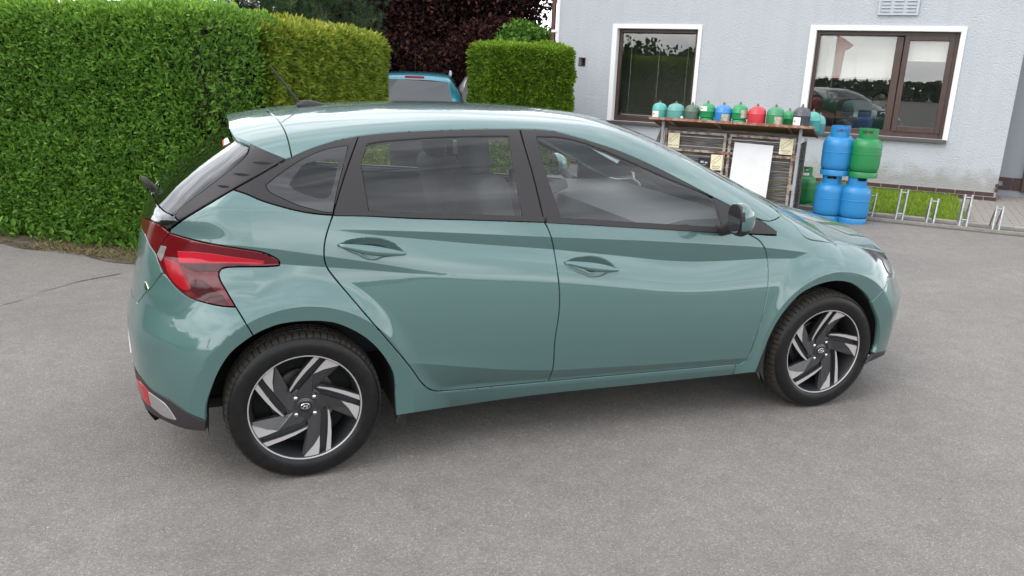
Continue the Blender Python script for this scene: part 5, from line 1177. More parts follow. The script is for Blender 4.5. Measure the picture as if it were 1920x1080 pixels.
def surround(W_, Wo, parent):
    bm = bmesh.new(); x0, x1, z0, z1 = W_; a0, a1, b0, b1 = Wo
    for (a, b, c, d) in ((a0, x0, z0-.01, b1), (x1, a1, z0-.01, b1), (x0, x1, z1, b1)): bm_box(bm, ((a+b)/2, -.009, (c+d)/2), (b-a, .022, d-c))
    bm_obj('window_surround', bm, M_WHITEPL, parent)
    bm = bmesh.new()
    for (a, b, c, d) in ((x0+.0, x0+.004, z0, z1), (x1-.004, x1, z0, z1), (x0+.004, x1-.004, z1-.004, z1)): bm_box(bm, ((a+b)/2, .058, (c+d)/2), (b-a, .112, d-c))
    bm_obj('window_reveal', bm, M_WHITEPL, parent)
FY = .115
for wi, (W_, Wo) in enumerate(((LW, LWo), (RWN, RWo))):
    x0, x1, z0, z1 = W_; x0 += .004; x1 -= .004; z1 -= .004
    bm = bmesh.new(); ring(bm, x0, x1, z0, z1, .055, FY, FY+.07, .085, .06)
    win = bm_obj('window', bm, M_FRAME, HOUSE, bevel=.006)
    surround(W_, Wo, win)
    bm = bmesh.new(); bm_box(bm, ((x0+x1)/2-.01, .035, z0-.014), (x1-x0+.13, .20, .026)); bm_box(bm, ((x0+x1)/2-.01, -.062, z0-.030), (x1-x0+.13, .008, .045))
    bm_obj('window_sill', bm, M_SILL, win, bevel=.003)
    if wi == 0:
        box('pane', ((x0+x1)/2, FY+.035, (z0+z1)/2), (x1-x0-.112, .004, z1-z0-.146), M_PANE, win)
        blind(x0+.07, x1-.07, z1-.09, z0+.11, FY+.16, math.radians(2), win, .030)
    else:
        mxl = wq(1687, 66, FY)[0]; mxr = wq(1698, 66, FY)[0]
        box('mullion', ((mxl+mxr)/2-.02, FY+.034, (z0+z1)/2), (mxr-mxl+.02, .074, z1-z0-.148), M_FRAME, win, bevel=.006)
        box('pane', ((x0+.055+mxl)/2, FY+.035, (z0+z1)/2), (mxl-x0-.06, .004, z1-z0-.15), M_PANE, win)
        s0, s1 = mxr+.004, x1-.05
        bm = bmesh.new(); ring(bm, s0, s1, z0+.075, z1-.05, .075, FY-.018, FY+.055, .085)
        sash = bm_obj('sash', bm, M_FRAME, win, bevel=.006)
        box('sash_pane', ((s0+s1)/2, FY+.02, (z0+z1)/2+.01), (s1-s0-.145, .004, z1-z0-.28), M_PANE, win)
        zr = wq(1610, 146, FY+.1)[1]; blind(x0+.07, mxl-.01, z1-.07, zr, FY+.11, math.radians(62), win, .0215)
        zr = wq(1735, 113.5, FY+.1)[1]; blind(s0+.08, s1-.08, z1-.12, zr, FY+.11, math.radians(62), win, .0215)
# rooms behind the panes
for (a, b) in ((-3.05, .2), (.3, 3.98)):
    bm = bmesh.new(); bm_box(bm, ((a+b)/2, 1.9, 1.35), (b-a, 3.0, 2.7)); 
    for f in [f for f in bm.faces if f.calc_center_median().y < .5]: bm.faces.remove(f)
    bm_obj('room', bm, M_ROOM, HOUSE)
ck = on_wall(1650, 188.6, DW-3.3)
CL = wempty('wall_clock', ck[0], DW-3.385, ck[1], label='round pale clock on the room wall behind the wide window', cat='clock')
lathe('clock_rim', [(.12, 0), (.135, .012), (.142, .03), (.150, .03), (.152, 0)], M_DARK, CL, 32, 'y'); lathe('clock_face', [(0, .008), (.125, .008)], M_WHITE, CL, 32, 'y')
for a_, l_ in ((1.0, .07), (-.6, .1)): tube('clock_hand', [(0, -.012, 0), (math.sin(a_)*l_, -.012, math.cos(a_)*l_)], .004, M_DARK, CL, 5)
M_MON = mat('monitor_shell', (.012, .012, .016), rough=.4)
for i, (px, py, w_, h_, lb, mm) in enumerate(((1588, 226, .40, .30, 'black monitor seen from behind through the wide window', M_MON), (1631, 229, .44, .34, 'dark blue monitor seen from behind right of the black one in the wide window', mat('navy_shell', (.012, .014, .035), rough=.4)))):
    c = on_wall(px, py, DW-.7); mo = wempty('computer_monitor', c[0], DW-.7, c[1]-h_/2-.12, label=lb, cat='monitor', group='monitors in the office window')
    cushion('screen_back', (0, 0, .12+h_/2), (w_, .05, h_), mm, mo, bev=.022); box('stand', (0, .02, .07), (.05, .03, .14), mm, mo); box('foot', (0, .03, .008), (.22, .16, .016), mm, mo, bevel=.004)
dk = wempty('desk', 1.8, DW-.75, 0, label='pale office desk under the monitors behind the wide window', cat='desk')
zd = on_wall(1588, 226, DW-.7)[1]-.15-.12
box('desk_top', (0, 0, zd-.02), (1.7, .75, .035), M_WHITE, dk)
for sx in (-.8, .8):
    for sy in (-.33, .33): box('leg', (sx, sy, (zd-.04)/2), (.05, .05, zd-.04), M_WHITE, dk)
M_TRIMW = None

# ------------------------------------------------------------------ bicycle rack, lawn, paving
M_GALV = mat('galvanised_steel', (.36, .37, .38), rough=.38, metal=.55, var=(20, (.25, .26, .27), .4, .7))
M_OLDST = mat('weathered_steel', (.22, .21, .20), rough=.6, metal=.3, var=(16, (.30, .27, .24), .4, .7))
DR = -7.80
M_CONC = mat('concrete_edging', (.23, .215, .20), rough=.95, var=(7, (.30, .28, .25), .35, .7))
k0, k1 = 1.55, 6.2
for r_ in range(5):
    box('kerb_stone', wl(k0+.93*r_+.46, -8.16, .0), (.92, .08, .09), M_CONC, None, bevel=.008, rot=Matrix.Rotation(WANG, 3, 'Z'))['kind'] = 'structure'
M_GRASS = leaf_mat('lawn_blade', [(0, (.10, .17, .02)), (.45, (.20, .31, .03)), (.8, (.30, .40, .05)), (.93, (.32, .36, .06)), (1, (.48, .36, .10))], .25, .6, .2)
M_LSOIL = mat('lawn_soil', (.10, .13, .03), rough=1, var=(12, (.15, .14, .05), .4, .7))
gu1 = on_wall(1818, 398, -9.2)[0]
gx1 = 3.52
V = [wl(u, D, .012) for u, D in ((k0-1.5, -8.20), (gx1, -8.20), (gx1, -10.76), (k0-1.5, -10.76))]; tag(mesh('lawn_soil', V, [(0, 1, 2, 3)], M_LSOIL), kind='structure')
rg = np.random.default_rng(77); n = 46000; u = rg.uniform(k0-1.4, gx1, n); D = rg.uniform(-10.76, -8.21, n); P = WD*u[:, None]+WN*D[:, None]; P[:, 2] = .012
dry = np.clip(noise3(P, 2.0, 15)*1.2+.0, 0, 1)*np.clip((u-2.5)/.6, 0, 1)
rr = np.clip(rg.random(n)*.8+.35*dry*(rg.random(n) > .3), 0, 1)
tag(blades('lawn_grass', P, .065, M_GRASS, rg, .045, .55, rnd=rr), kind='stuff')
# paving blocks right of the lawn
M_PAVE = mat('paving_block', (.20, .18, .165), rough=.95, var=(4, (.27, .245, .22), .3, .7), bump=(70, .3, .004)); M_JOINT = mat('sandy_joint', (.07, .06, .05), rough=1)
V = [wl(u, D, .004) for u, D in ((gx1+.01, -8.22), (8.5, -8.22), (8.5, -11.5), (gx1+.01, -11.5))]; PAV = tag(mesh('pavement', V, [(0, 1, 2, 3)], M_JOINT), kind='structure')
bm = bmesh.new(); bm_box(bm, (0, 0, 0), (.192, .095, .03)); bmesh.ops.bevel(bm, geom=bm.edges[:], offset=.005, segments=1, affect='EDGES'); pme = bpy.data.meshes.new('paving_block'); bm.to_mesh(pme); bm.free(); pme.materials.append(M_PAVE)
cnt = 0
for r_ in range(32):
    for c_ in range(9):
        u_ = gx1+.11+(c_+.5*(r_ % 2))*.2; D_ = -8.30-r_*.102
        if D_ < -10.72 and u_ < RX1+.1: continue
        o = link('paving_block', pme, PAV); o.matrix_world = Matrix.Translation(wl(u_, D_, .006+random.uniform(-.0015, .0015))) @ Matrix.Rotation(WANG+random.uniform(-.012, .012), 4, 'Z'); cnt += 1
RK = wempty('bicycle_rack', 0, 0, 0, label='low galvanised bicycle rack with wheel loops along the edge of the lawn', cat='bicycle rack')
loc = lambda u, D, z: (u, -D, z)
hoops = [((1620.8, 410), (1632.5, 413.3), (1632.5, 363), (1644, 364), 0), ((1678, 416.7), (1690.8, 417.5), (1691.7, 356.5), (1703.7, 357), 1), ((1736.7, 422), (1750, 424.7), (1746.7, 373), (1758.7, 374), 0), ((1798.7, 429), (1812, 430), (1808, 365.5), (1821.7, 366.5), 1), ((1861.7, 435.8), (1874.7, 438), (1865, 387), (1878, 387.5), 0)]
for i, (a, b, ta, tb_, tall) in enumerate(hoops):
    ua, ub = at_z(*a, .02)@WD, at_z(*b, .02)@WD; bm = bmesh.new()
    Hh = .40 if tall else .34; back = .30
    za = on_wall(*ta, DR-(.12 if tall else .10))[1]; zc_ = za
    off = (0.12 if tall else .10); sh_ = .03
    for u_ in (ua, ub):
        P = [loc(u_, DR, .03), loc(u_+sh_*.3, DR-off*.55, zc_*.55), loc(u_+sh_*.5, DR-off*.95, zc_-.02), loc(u_+sh_*.6, DR-off*1.15, zc_), loc(u_+sh_*.6, DR-off*1.4, zc_-.02), loc(u_, DR-off*1.6-.05, zc_*.5), loc(u_, DR-.32, .03)]
        bm_tube(bm, P, .0105, 8)
    for (f, zz) in ((1.1, zc_-.028),) + (((.3, zc_*.28),) if tall else ()):
        bm_tube(bm, [loc(ua+sh_*.5, DR-off*f, zz), loc(ub+sh_*.5, DR-off*f, zz)], .010, 8)
    bm_obj('wheel_loop', bm, M_GALV, RK, smooth=True)
for D_ in (DR+.02, DR-.32):
    box('rail', ((1.75+6.0)/2, -D_, .022), (4.35, .035, .035), M_OLDST, RK, bevel=.003)
for u_ in (1.8, 3.42, 5.1): box('rail_foot', (u_, -DR+.15, .014), (.06, .38, .012), M_OLDST, RK)
# dry edge strip in front of the rack
V = [wl(u, D, .004) for u, D in ((k0-.2, DR+.10), (6.2, DR+.10), (6.2, -8.2), (k0-.2, -8.2))]; tag(mesh('gravel_edge', V, [(0, 1, 2, 3)], mat('gritty_edge', (.085, .075, .062), rough=1, var=(25, (.15, .135, .115), .4, .65))), kind='structure')

# ------------------------------------------------------------------ gas cage
def steel_rust(name, base, rust, lo, hi, sc=9):
    return mat(name, base, rough=.75, var=(sc, rust, lo, hi), bump=(120, .3, .002))
M_RFRAME = steel_rust('flaking_rusty_frame', (.40, .36, .31), (.16, .065, .03), .42, .60, 13)
M_RROOF = steel_rust('rusty_sheet', (.12, .075, .045), (.26, .09, .035), .38, .62, 8)
M_REDGE = steel_rust('red_rust_edge', (.24, .085, .04), (.36, .27, .21), .45, .62, 14)
M_POST = mat('grey_post', (.32, .33, .35), rough=.6, var=(10, (.24, .23, .23), .45, .7))
M_PLANK = mat('weathered_plank', (.060, .054, .050), rough=.95, var=(6, (.13, .115, .10), .35, .68))
def grain(m, sx=2.5, sz=70):
    nt = m.node_tree; b = nt.nodes['Principled BSDF']; tc = N('ShaderNodeTexCoord', nt); mp = N('ShaderNodeMapping', nt); mp.inputs['Scale'].default_value = (sx, sx, sz); n1 = N('ShaderNodeTexNoise', nt); n1.inputs['Scale'].default_value = 1.6; n1.inputs['Detail'].default_value = 6
    cr = N('ShaderNodeValToRGB', nt); cr.color_ramp.elements[0].position = .38; cr.color_ramp.elements[0].color = (.040, .036, .034, 1); cr.color_ramp.elements[1].position = .62; cr.color_ramp.elements[1].color = (.20, .185, .172, 1)
    bp = N('ShaderNodeBump', nt); bp.inputs['Strength'].default_value = .7; bp.inputs['Distance'].default_value = .01; Lk = nt.links.new
    Lk(tc.outputs['Object'], mp.inputs['Vector']); Lk(mp.outputs['Vector'], n1.inputs['Vector']); Lk(n1.outputs['Fac'], cr.inputs['Fac']); Lk(cr.outputs['Color'], b.inputs['Base Color']); Lk(n1.outputs['Fac'], bp.inputs['Height']); Lk(bp.outputs['Normal'], b.inputs['Normal'])
grain(M_PLANK)
M_CREAM = mat('cream_sign_plate', (.78, .72, .50), rough=.5); M_INK = mat('faded_black_ink', (.05, .05, .04), rough=.8); M_SIGNLINE = mat('grey_sign_line', (.30, .28, .20), rough=.8)
DP, DD, DB = -7.36, -7.46, -8.05
CG_ = wempty('gas_bottle_cage', 0, 0, 0, label='weathered gas bottle cage with rusty door frames and a rusty pitched sheet on top', cat='cage')
c6 = lambda x, y: (1230+x/6, 230+y/6)
def ow(x, y, D): return on_wall(*c6(x, y), D)
fl, fr_ = on_wall(1218, 221.5, -7.22), on_wall(1525, 235.2, -7.22); rb_ = on_wall(1541, 256.5, -7.95)
zfl = (fl[1]+fr_[1])/2; u0, u1 = fl[0], fr_[0]; 
print('cage roof', fl, fr_, rb_)
zbk = rb_[1]
pitch_ang = math.atan2(zfl-zbk, .73)
bm = bmesh.new(); th = .012
vs_ = [bm.verts.new(q) for q in (loc(u0, -7.22, zfl), loc(u1, -7.22, zfl), loc(u1, -7.95, zbk), loc(u0, -7.95, zbk))]; vb = [bm.verts.new((v.co.x, v.co.y, v.co.z-th)) for v in vs_]
bm.faces.new(vs_); bm.faces.new(vb[::-1])
for i in range(4): bm.faces.new((vs_[i], vb[i], vb[(i+1) % 4], vs_[(i+1) % 4]))
bm_obj('roof_sheet', bm, M_RROOF, CG_)
rot_e = Matrix.Identity(3)
box('roof_edge', ((u0+u1)/2, 7.215, zfl-.012), (u1-u0, .02, .030), M_REDGE, CG_, bevel=.002)
tube('roof_edge', [loc(u1, -7.22, zfl-.01), loc(u1, -7.95, zbk-.01)], .014, M_REDGE, CG_, 6); tube('roof_edge', [loc(u0, -7.22, zfl-.01), loc(u0, -7.95, zbk-.01)], .014, M_REDGE, CG_, 6)
for f in (.12, .42, .86): tube('roof_rib', [loc(u0+(u1-u0)*f, -7.24, zfl-.025), loc(u0+(u1-u0)*f, -7.95, zbk-.025)], .014, M_RFRAME, CG_, 6)
def roof_z(D): return zfl+(zbk-zfl)*((-7.22-D)/.73)
pl, pr_ = ow(80, 60, DP)[0], ow(1637, 60, DP)[0]
for u_ in (pl, pr_): box('post', (u_, -DP, (roof_z(DP)-.01)/2), (.034, .034, roof_z(DP)-.012), M_POST, CG_)
for u_ in (pl, pr_): box('post', (u_, -DB+.03, (roof_z(DB)-.01)/2), (.034, .034, max(roof_z(DB)-.012, .3)), M_POST, CG_)
ztop = ow(450, 100, DD)[1]
def bar(name, a, b, w_, m=M_RFRAME, D=DD): 
    bm = bmesh.new(); A, B = np.array(a), np.array(b); d = B-A; L_ = np.linalg.norm(d); an = math.atan2(d[1], d[0])
    bm_box(bm, ((A[0]+B[0])/2, -D, (A[1]+B[1])/2), (L_, .03, w_), Matrix.Rotation(-an, 3, 'Y')); return bm_obj(name, bm, m, CG_, bevel=.002)
ld0, ld1, rd0, rd1 = ow(120, 90, DD)[0], ow(785, 125, DD)[0], ow(842, 130, DD)[0], ow(1566, 170, DD)[0]
zmid = ow(480, 318, DD)[1]; zlow = .10; zm2 = (zmid+zlow)/2+.02
for (a, b) in ((ld0, ld1), (rd0, rd1)):
    bar('door_stile', (a, zlow), (a, ztop), .034); bar('door_stile', (b, zlow), (b, ztop), .034)
    for z in (ztop-.017, zmid, zlow): bar('door_rail', (a+.018, z), (b-.018, z), .030)
for z in (zmid, .35):
    box('hinge', (rd1+.03, -DD-.005, z), (.04, .03, .07), M_RFRAME, CG_); box('hinge', (ld0-.03, -DD-.005, z), (.04, .03, .07), M_RFRAME, CG_)
box('latch', ((ld1+rd0)/2, -DD-.018, zmid), (.10, .012, .03), M_REDGE, CG_)
# plank linings: each board a piece
zb_ = .06; hgt = .118; k = 0
while zb_ < roof_z(DD)-.06:
    h_ = min(hgt, roof_z(DB)-.02-zb_) if zb_+hgt > roof_z(DB)-.02 else hgt
    box('plank', ((pl+pr_)/2, -DD+.040+random.uniform(-.003, .003), zb_+hgt/2-.003), (pr_-pl-.05, .018, hgt-.007), M_PLANK, CG_)
    if zb_+hgt < roof_z(DB): box('plank', (pr_+.006, (-DD-DB)/2+.03, zb_+hgt/2), (.018, -DB+DD-.06, hgt-.006), M_PLANK, CG_)
    if zb_+hgt < roof_z(DB): box('plank', (pl-.006, (-DD-DB)/2+.03, zb_+hgt/2), (.018, -DB+DD-.06, hgt-.006), M_PLANK, CG_)
    zb_ += hgt; k += 1
def text(body, u, z, size, D, parent, m=M_INK, align='CENTER', rz=0):
    cu = bpy.data.curves.new('lettering', 'FONT'); cu.body = body; cu.size = size; cu.align_x = align; cu.align_y = 'CENTER'; cu.extrude = .0004; cu.materials.append(m); cu.space_line = .95
    t_ = bpy.data.objects.new('t', cu); me = bpy.data.meshes.new_from_object(t_); bpy.data.objects.remove(t_); o = bpy.data.objects.new('lettering', me); COL.objects.link(o); o.parent = parent; o.location = loc(u, D, z); o.rotation_euler = (PI/2, rz, 0); return o
def sign(box6, body, label):
    (x0, y0, x1, y1) = box6; D = DD+.022; a = ow(x0, y0, D); b = ow(x1, y1, D); u_, z_ = (a[0]+b[0])/2, (a[1]+b[1])/2; w_, h_ = (b[0]-a[0])*.93, a[1]-b[1]
    s = wempty('warning_sign', 0, 0, 0, label=label, cat='sign', group='cream signs on the gas cage')
    box('sign_plate', (u_, -D, z_), (w_, .006, h_), M_CREAM, s, bevel=.0025)
    f = D+.0035; q = lambda fx, fz: (u_+w_*fx, -(f+.0006), z_+h_*fz)
    bm = bmesh.new()
    # outline of a lying gas bottle, printed diagonally
    ax = np.array([.62, .50])*.5; 
    def P2(s_, t_): 
        base = np.array([-.22, .02]); top = np.array([.30, .40]); d = np.array([top[0]*w_-base[0]*w_, top[1]*h_-base[1]*h_]); L_ = np.linalg.norm(d); d /= L_; nrm = np.array([-d[1], d[0]]); c = np.array([base[0]*w_, base[1]*h_])+d*L_*s_+nrm*t_*w_; return (u_+c[0], -(f+.0006), z_+c[1])
    for poly in ([P2(0, .12), P2(.9, .12), P2(1.0, .05), P2(1.0, -.05), P2(.9, -.12), P2(0, -.12), P2(0, .12)], [P2(0, .08), P2(-.10, .16), P2(-.24, .10), P2(-.24, -.10), P2(-.10, -.16), P2(0, -.08)]):
        bm_tube(bm, poly, w_*.016, 4)
    bm_obj('pictogram', bm, M_SIGNLINE, s)
    text(body, u_, z_-h_*.335, h_*(.135 if '\n' in body else .13), f, s)
sign((137, 110, 262, 285), 'PLNÉ LAHVE', 'cream sign lettered PLNÉ LAHVE at the top left of the gas cage')
sign((618, 356, 742, 540), 'PROPAN\nBUTAN', 'cream sign lettered PROPAN BUTAN on the middle of the gas cage')
sign((1395, 178, 1535, 366), 'PRÁZDNÉ\nLAHVE', 'cream sign lettered PRÁZDNÉ LAHVE at the top right of the gas cage')
a, b = ow(487, 390, DD+.02), ow(612, 560, DD+.02)
bs = wempty('warning_sign', 0, 0, 0, label='small black sign with a pale worn mark left of the PROPAN BUTAN sign', cat='sign')
box('sign_plate', ((a[0]+b[0])/2-.01, -DD-.017, (a[1]+b[1])/2), (b[0]-a[0], .006, a[1]-b[1]), M_MON, bs, bevel=.002)
for (fx, fz, w_, h_) in ((-.18, .20, .26, .14), (.14, .17, .22, .11), (.0, .02, .3, .03), (.05, -.22, .26, .025)): box('worn_mark', ((a[0]+b[0])/2-.01+fx*(b[0]-a[0]), -DD-.0205, (a[1]+b[1])/2+fz*(a[1]-b[1])), (w_*(b[0]-a[0]), .001, h_*(a[1]-b[1])), M_GREYM, bs)
# white board leaning on the right-hand door
bq = [ow(883, 226, DD+.05), ow(1322, 247, DD+.05), ow(1255, 858, DD+.17)]
bm = bmesh.new(); ub0 = (bq[0][0]); ub1 = bq[1][0]; zt_ = (bq[0][1]+bq[1][1])/2
V = [(ub0, -(DD+.035), zt_), (ub1, -(DD+.035), zt_-.01), (ub1, -(DD+.19), .03), (ub0, -(DD+.19), .03)]
a = [bm.verts.new(v) for v in V]; b = [bm.verts.new((v[0], v[1]+.012, v[2])) for v in V]
bm.faces.new(a); bm.faces.new(b[::-1]); 
for i in range(4): bm.faces.new((a[i], b[i], b[(i+1) % 4], a[(i+1) % 4]))
tag(bm_obj('white_board', bm, mat('white_sheet', (.64, .64, .65), rough=.4, var=(3, (.56, .55, .53), .45, .8)), None, bevel=.004), 'blank white board leaning against the right door of the gas cage', 'board')
bpy.context.view_layer.update()
wb = bpy.data.objects['white_board']; wb.matrix_world = HOUSE.matrix_world.inverted() @ wb.matrix_world if 0 else CG_.matrix_world.copy()
# a dark batten leaning by the left post
lp = [on_wall(1238, 236, -7.5), on_wall(1222, 262, -7.5)]
bm = bmesh.new(); bm_tube(bm, [loc(pl-.03, -7.55, roof_z(-7.5)-.03), loc(pl-.34, -7.48, .02)], .03, 4); lb_ = bm_obj('batten', bm, M_PLANK); lb_.matrix_world = CG_.matrix_world.copy(); tag(lb_, 'dark wooden batten leaning against the left post of the gas cage', 'plank')

# ------------------------------------------------------------------ gas bottles
def paint(name, c, chip=None): return mat(name, c, rough=.42, coat=.2, var=(34, chip or tuple(x*.6+.08 for x in c), .60, .70))
M_BLUE = paint('bottle_blue', (.012, .185, .43), (.16, .17, .19)); M_GREEN = paint('bottle_green', (.006, .18, .045), (.09, .14, .09)); M_BRASS = mat('dull_valve', (.20, .16, .10), rough=.5, metal=.6)
def big_bottle(m, label, group='tall gas bottles stacked beside the cage', weld=None):
    root = empty('gas_bottle', (0, 0, 0), 0, label=label, cat='gas bottle', group=group)
    R = .172
    lathe('bottle_body', [(0, .045), (.10, .048), (.142, .062), (.160, .085), (.169, .115), (R, .15), (R, .268), (R+.003, .271), (R+.003, .281), (R, .284), (R, .355), (.169, .385), (.154, .420), (.122, .448), (.075, .462), (0, .465)], m, root, 36)
    # foot ring with drain notches
    V, Fc = lathe_data([(.152, .0), (.154, .060), (.162, .066), (.165, .060), (.163, .0), (.152, .0)], 36); mesh('foot_ring', V, Fc, m, root, smooth=True).data.set_sharp_from_angle(angle=.6)
    # collar with hand holes
    n = 48; bm = bmesh.new(); g = {}
    zs = [.440, .485, .510, .548, .568]
    for i in range(n):
        a = 2*PI*i/n
        for j, z in enumerate(zs): 
            for k, r in enumerate((.108, .102)): g[i, j, k] = bm.verts.new((r*math.cos(a), r*math.sin(a), z))
    openf = lambda i, j: j == 2 and ((i % 24) in (3, 4, 5, 6, 7, 8, 9, 10))
    for i in range(n):
        i2 = (i+1) % n
        for j in range(4):
            if openf(i, j): 
                for (p_, q_) in (((i, j), (i2, j)), ((i, j+1), (i2, j+1))): bm.faces.new((g[p_+(0,)], g[q_+(0,)], g[q_+(1,)], g[p_+(1,)]))
                continue
            bm.faces.new((g[i, j, 0], g[i2, j, 0], g[i2, j+1, 0], g[i, j+1, 0])); bm.faces.new((g[i, j, 1], g[i, j+1, 1], g[i2, j+1, 1], g[i2, j, 1]))
        bm.faces.new((g[i, 4, 0], g[i2, 4, 0], g[i2, 4, 1], g[i, 4, 1]))
    bm_obj('collar', bm, m, root, smooth=True)
    lathe('valve', [(0, .46), (.022, .46), (.022, .505), (.014, .51), (.014, .535), (0, .536)], M_BRASS, root, 12)
    return root
def put(o, P, rz=0, tilt=(0, 0), s=1.0):
    o.location = P; o.rotation_euler = (tilt[0], tilt[1], rz); o.scale = (s, s, s)
c4 = lambda x, y: (1440+x/5.14, 220+y/5.14)
view_rz = math.atan2(CAMP[1]-3.6, CAMP[0]-6.8)
def ground_at(x, ybase): 
    P = at_z(*c4(x, ybase)); c = (P-CAMP); c[2] = 0; c /= np.linalg.norm(c); return P+c*.155
Pd, Pe = ground_at(556, 1003), ground_at(800, 1030)
def over(px, Pref, dz, back=0.0):
    """a spot at height dz on the same distance as Pref but under image column px"""
    dpt = (Pref-CAMP)@CD; q = pray(*px); P = CAMP+q*dpt; 
    c = CD.copy(); c[2] = 0; P = P+c*back; P[2] = dz; return P
hole_rz = view_rz - math.radians(52)
BTL = []
def bottle_at(m, P, label, rz=0, tilt=(0, 0), s=1.0):
    o = big_bottle(m, label); put(o, P, hole_rz+rz, tilt, s); BTL.append(o); return o
bottle_at(M_BLUE, Pd, 'blue gas bottle on the tarmac next to the short dark green one')
bottle_at(M_BLUE, Pe, 'blue gas bottle standing on the tarmac under the green one, nearest the bicycle rack', .5)
Pa = Pd+np.array([.0, 0, .550]); dx = (at_depth(*c4(585, 700), (Pd-CAMP)@CD)-at_depth(*c4(556, 700), (Pd-CAMP)@CD)); 
bottle_at(M_BLUE, Pa+dx*.55, 'blue gas bottle with a scraped waist stacked on another blue one', .15)
dx2 = (at_depth(*c4(845, 700), (Pe-CAMP)@CD)-at_depth(*c4(800, 700), (Pe-CAMP)@CD))
bottle_at(M_GREEN, Pe+np.array([0, 0, .550])+dx2*.8, 'tall green gas bottle stacked on top of a blue one', -.1)
bk = np.array([CD[0], CD[1], 0])/np.linalg.norm(CD[:2]); sd_ = np.array([CR[0], CR[1], 0])/np.linalg.norm(CR[:2])
Pm = (Pd+Pe)/2
bottle_at(M_GREEN, Pm+bk*.37, 'green gas bottle almost hidden behind the front pair of blue ones')
bottle_at(M_BLUE, Pm+bk*.37+sd_*.02+np.array([0, 0, .550]), 'blue gas bottle in the second row with only its collar showing above', .4)
fo = bottle_at(M_GREEN, ground_at(395, 900)*[1, 1, 0]-sd_*.06+bk*.18, 'short dark green gas bottle with a white collar plate against the cage', .0, (0, 0), .93)
bm = bmesh.new()
for i in range(8):
    a0, a1 = [math.radians(-38+76*t/8)+(view_rz-hole_rz) for t in (i, i+1)]
    v = [bm.verts.new((.1105*math.cos(a), .1105*math.sin(a), z)) for a, z in ((a0, .462), (a1, .462), (a1, .500), (a0, .500))]; bm.faces.new(v)
bm_obj('label_plate', bm, M_WHITE, fo)
# small camping bottles on the cage roof
c5 = lambda x, y: (1210+x/5.486, 180+y/5.486)
cols = {'turq': (.07, .33, .29), 'turq2': (.10, .30, .27), 'olive': (.075, .12, .085), 'green': (.010, .24, .075), 'blue': (.03, .19, .50), 'red': (.52, .030, .045), 'green2': (.03, .22, .09), 'grey': (.055, .060, .070)}
M_SM = {k: paint('small_bottle_'+k, v) for k, v in cols.items()}
M_LABEL = mat('paper_label', (.78, .76, .74), rough=.6); M_LRED = mat('label_red', (.6, .03, .05), rough=.6); M_LOLD = mat('worn_label', (.45, .43, .36), rough=.8, var=(30, (.30, .22, .10), .45, .6))
small = [(65, 215, 72, 216, 'turq', 'turquoise camping gas bottle with a white label, first on the left of the cage roof', -.35, 0, M_LABEL),
 (218, 395, 80, 222, 'turq2', 'grey-turquoise camping gas bottle without a label on the cage roof', 0, 0, None),
 (398, 553, 92, 233, 'olive', 'dull olive grey camping gas bottle on the cage roof', 0, 0, None),
 (549, 714, 78, 243, 'green', 'green camping gas bottle with foot ring and high white label on the cage roof', -.4, 1, M_LABEL),
 (705, 886, 95, 248, 'blue', 'blue camping gas bottle with a worn label on the cage roof', .45, 0, M_LOLD),
 (877, 1050, 92, 256, 'green', 'green camping gas bottle with a foot ring between the blue and the red one', .75, 1, M_LOLD),
 (1045, 1236, 110, 268, 'red', 'red camping gas bottle in the row on the cage roof', 0, 0, None),
 (1236, 1424, 118, 275, 'green2', 'mid green camping gas bottle right of the red one on the cage roof', .5, 0, M_LOLD),
 (1505, 1695, 118, 278, 'grey', 'dark grey camping gas bottle with a white label on the cage roof', -.5, 0, M_LABEL)]
def small_bottle(R, H, m, label, ring_, lab, lab_a, paper):
    r = empty('camping_gas_bottle', (0, 0, 0), 0, label=label, cat='gas bottle', group='camping gas bottles on the cage roof')
    z0 = .18*H if ring_ else 0
    prof = [(0, z0+.004)] + ([(.7*R, z0+.004)] if ring_ else [(.9*R, .0), (.96*R, .01)]) + [(R*.97, z0+.05*H), (R, z0+.10*H), (R, .52*H), (R*1.02, .53*H), (R*1.02, .56*H), (R, .57*H), (R*.97, .70*H), (R*.82, .83*H), (R*.52, .92*H), (R*.20, .955*H), (R*.16, .97*H), (0, .97*H)]
    lathe('bottle_body', prof, m, r, 28)
    if ring_: lathe('foot_ring', [(.80*R, 0), (.88*R, 0), (.90*R, .02*H), (.90*R, .15*H), (.80*R, .2*H)], m, r, 24)
    lathe('valve', [(0, .96*H), (.16*R, .96*H), (.16*R, 1.03*H), (.10*R, 1.05*H), (.10*R, 1.10*H), (0, 1.10*H)], M_BRASS, r, 10)
    if paper:
        bm = bmesh.new(); hw = .48
        for i in range(6):
            a0, a1 = lab_a-hw+2*hw*i/6, lab_a-hw+2*hw*(i+1)/6; z0_, z1_ = (.56*H, .80*H) if ring_ else (.10*H, .48*H)
            if ring_ and lab_a > .5: z0_, z1_ = .30*H, .70*H
            k = 1.03
            bm.faces.new([bm.verts.new((R*k*math.cos(a), R*k*math.sin(a), z)) for a, z in ((a0, z0_), (a1, z0_), (a1, z1_), (a0, z1_))])
        lb = bm_obj('paper_label', bm, paper, r)
        if paper is M_LABEL:
            zz = (z0_+z1_)/2; a = lab_a-.22; bm = bmesh.new(); bm_box(bm, (R*1.035*math.cos(a), R*1.035*math.sin(a), zz), (.004, .022, .014), Matrix.Rotation(a, 3, 'Z')); bm_obj('label_mark', bm, M_LRED, lb)
    return r
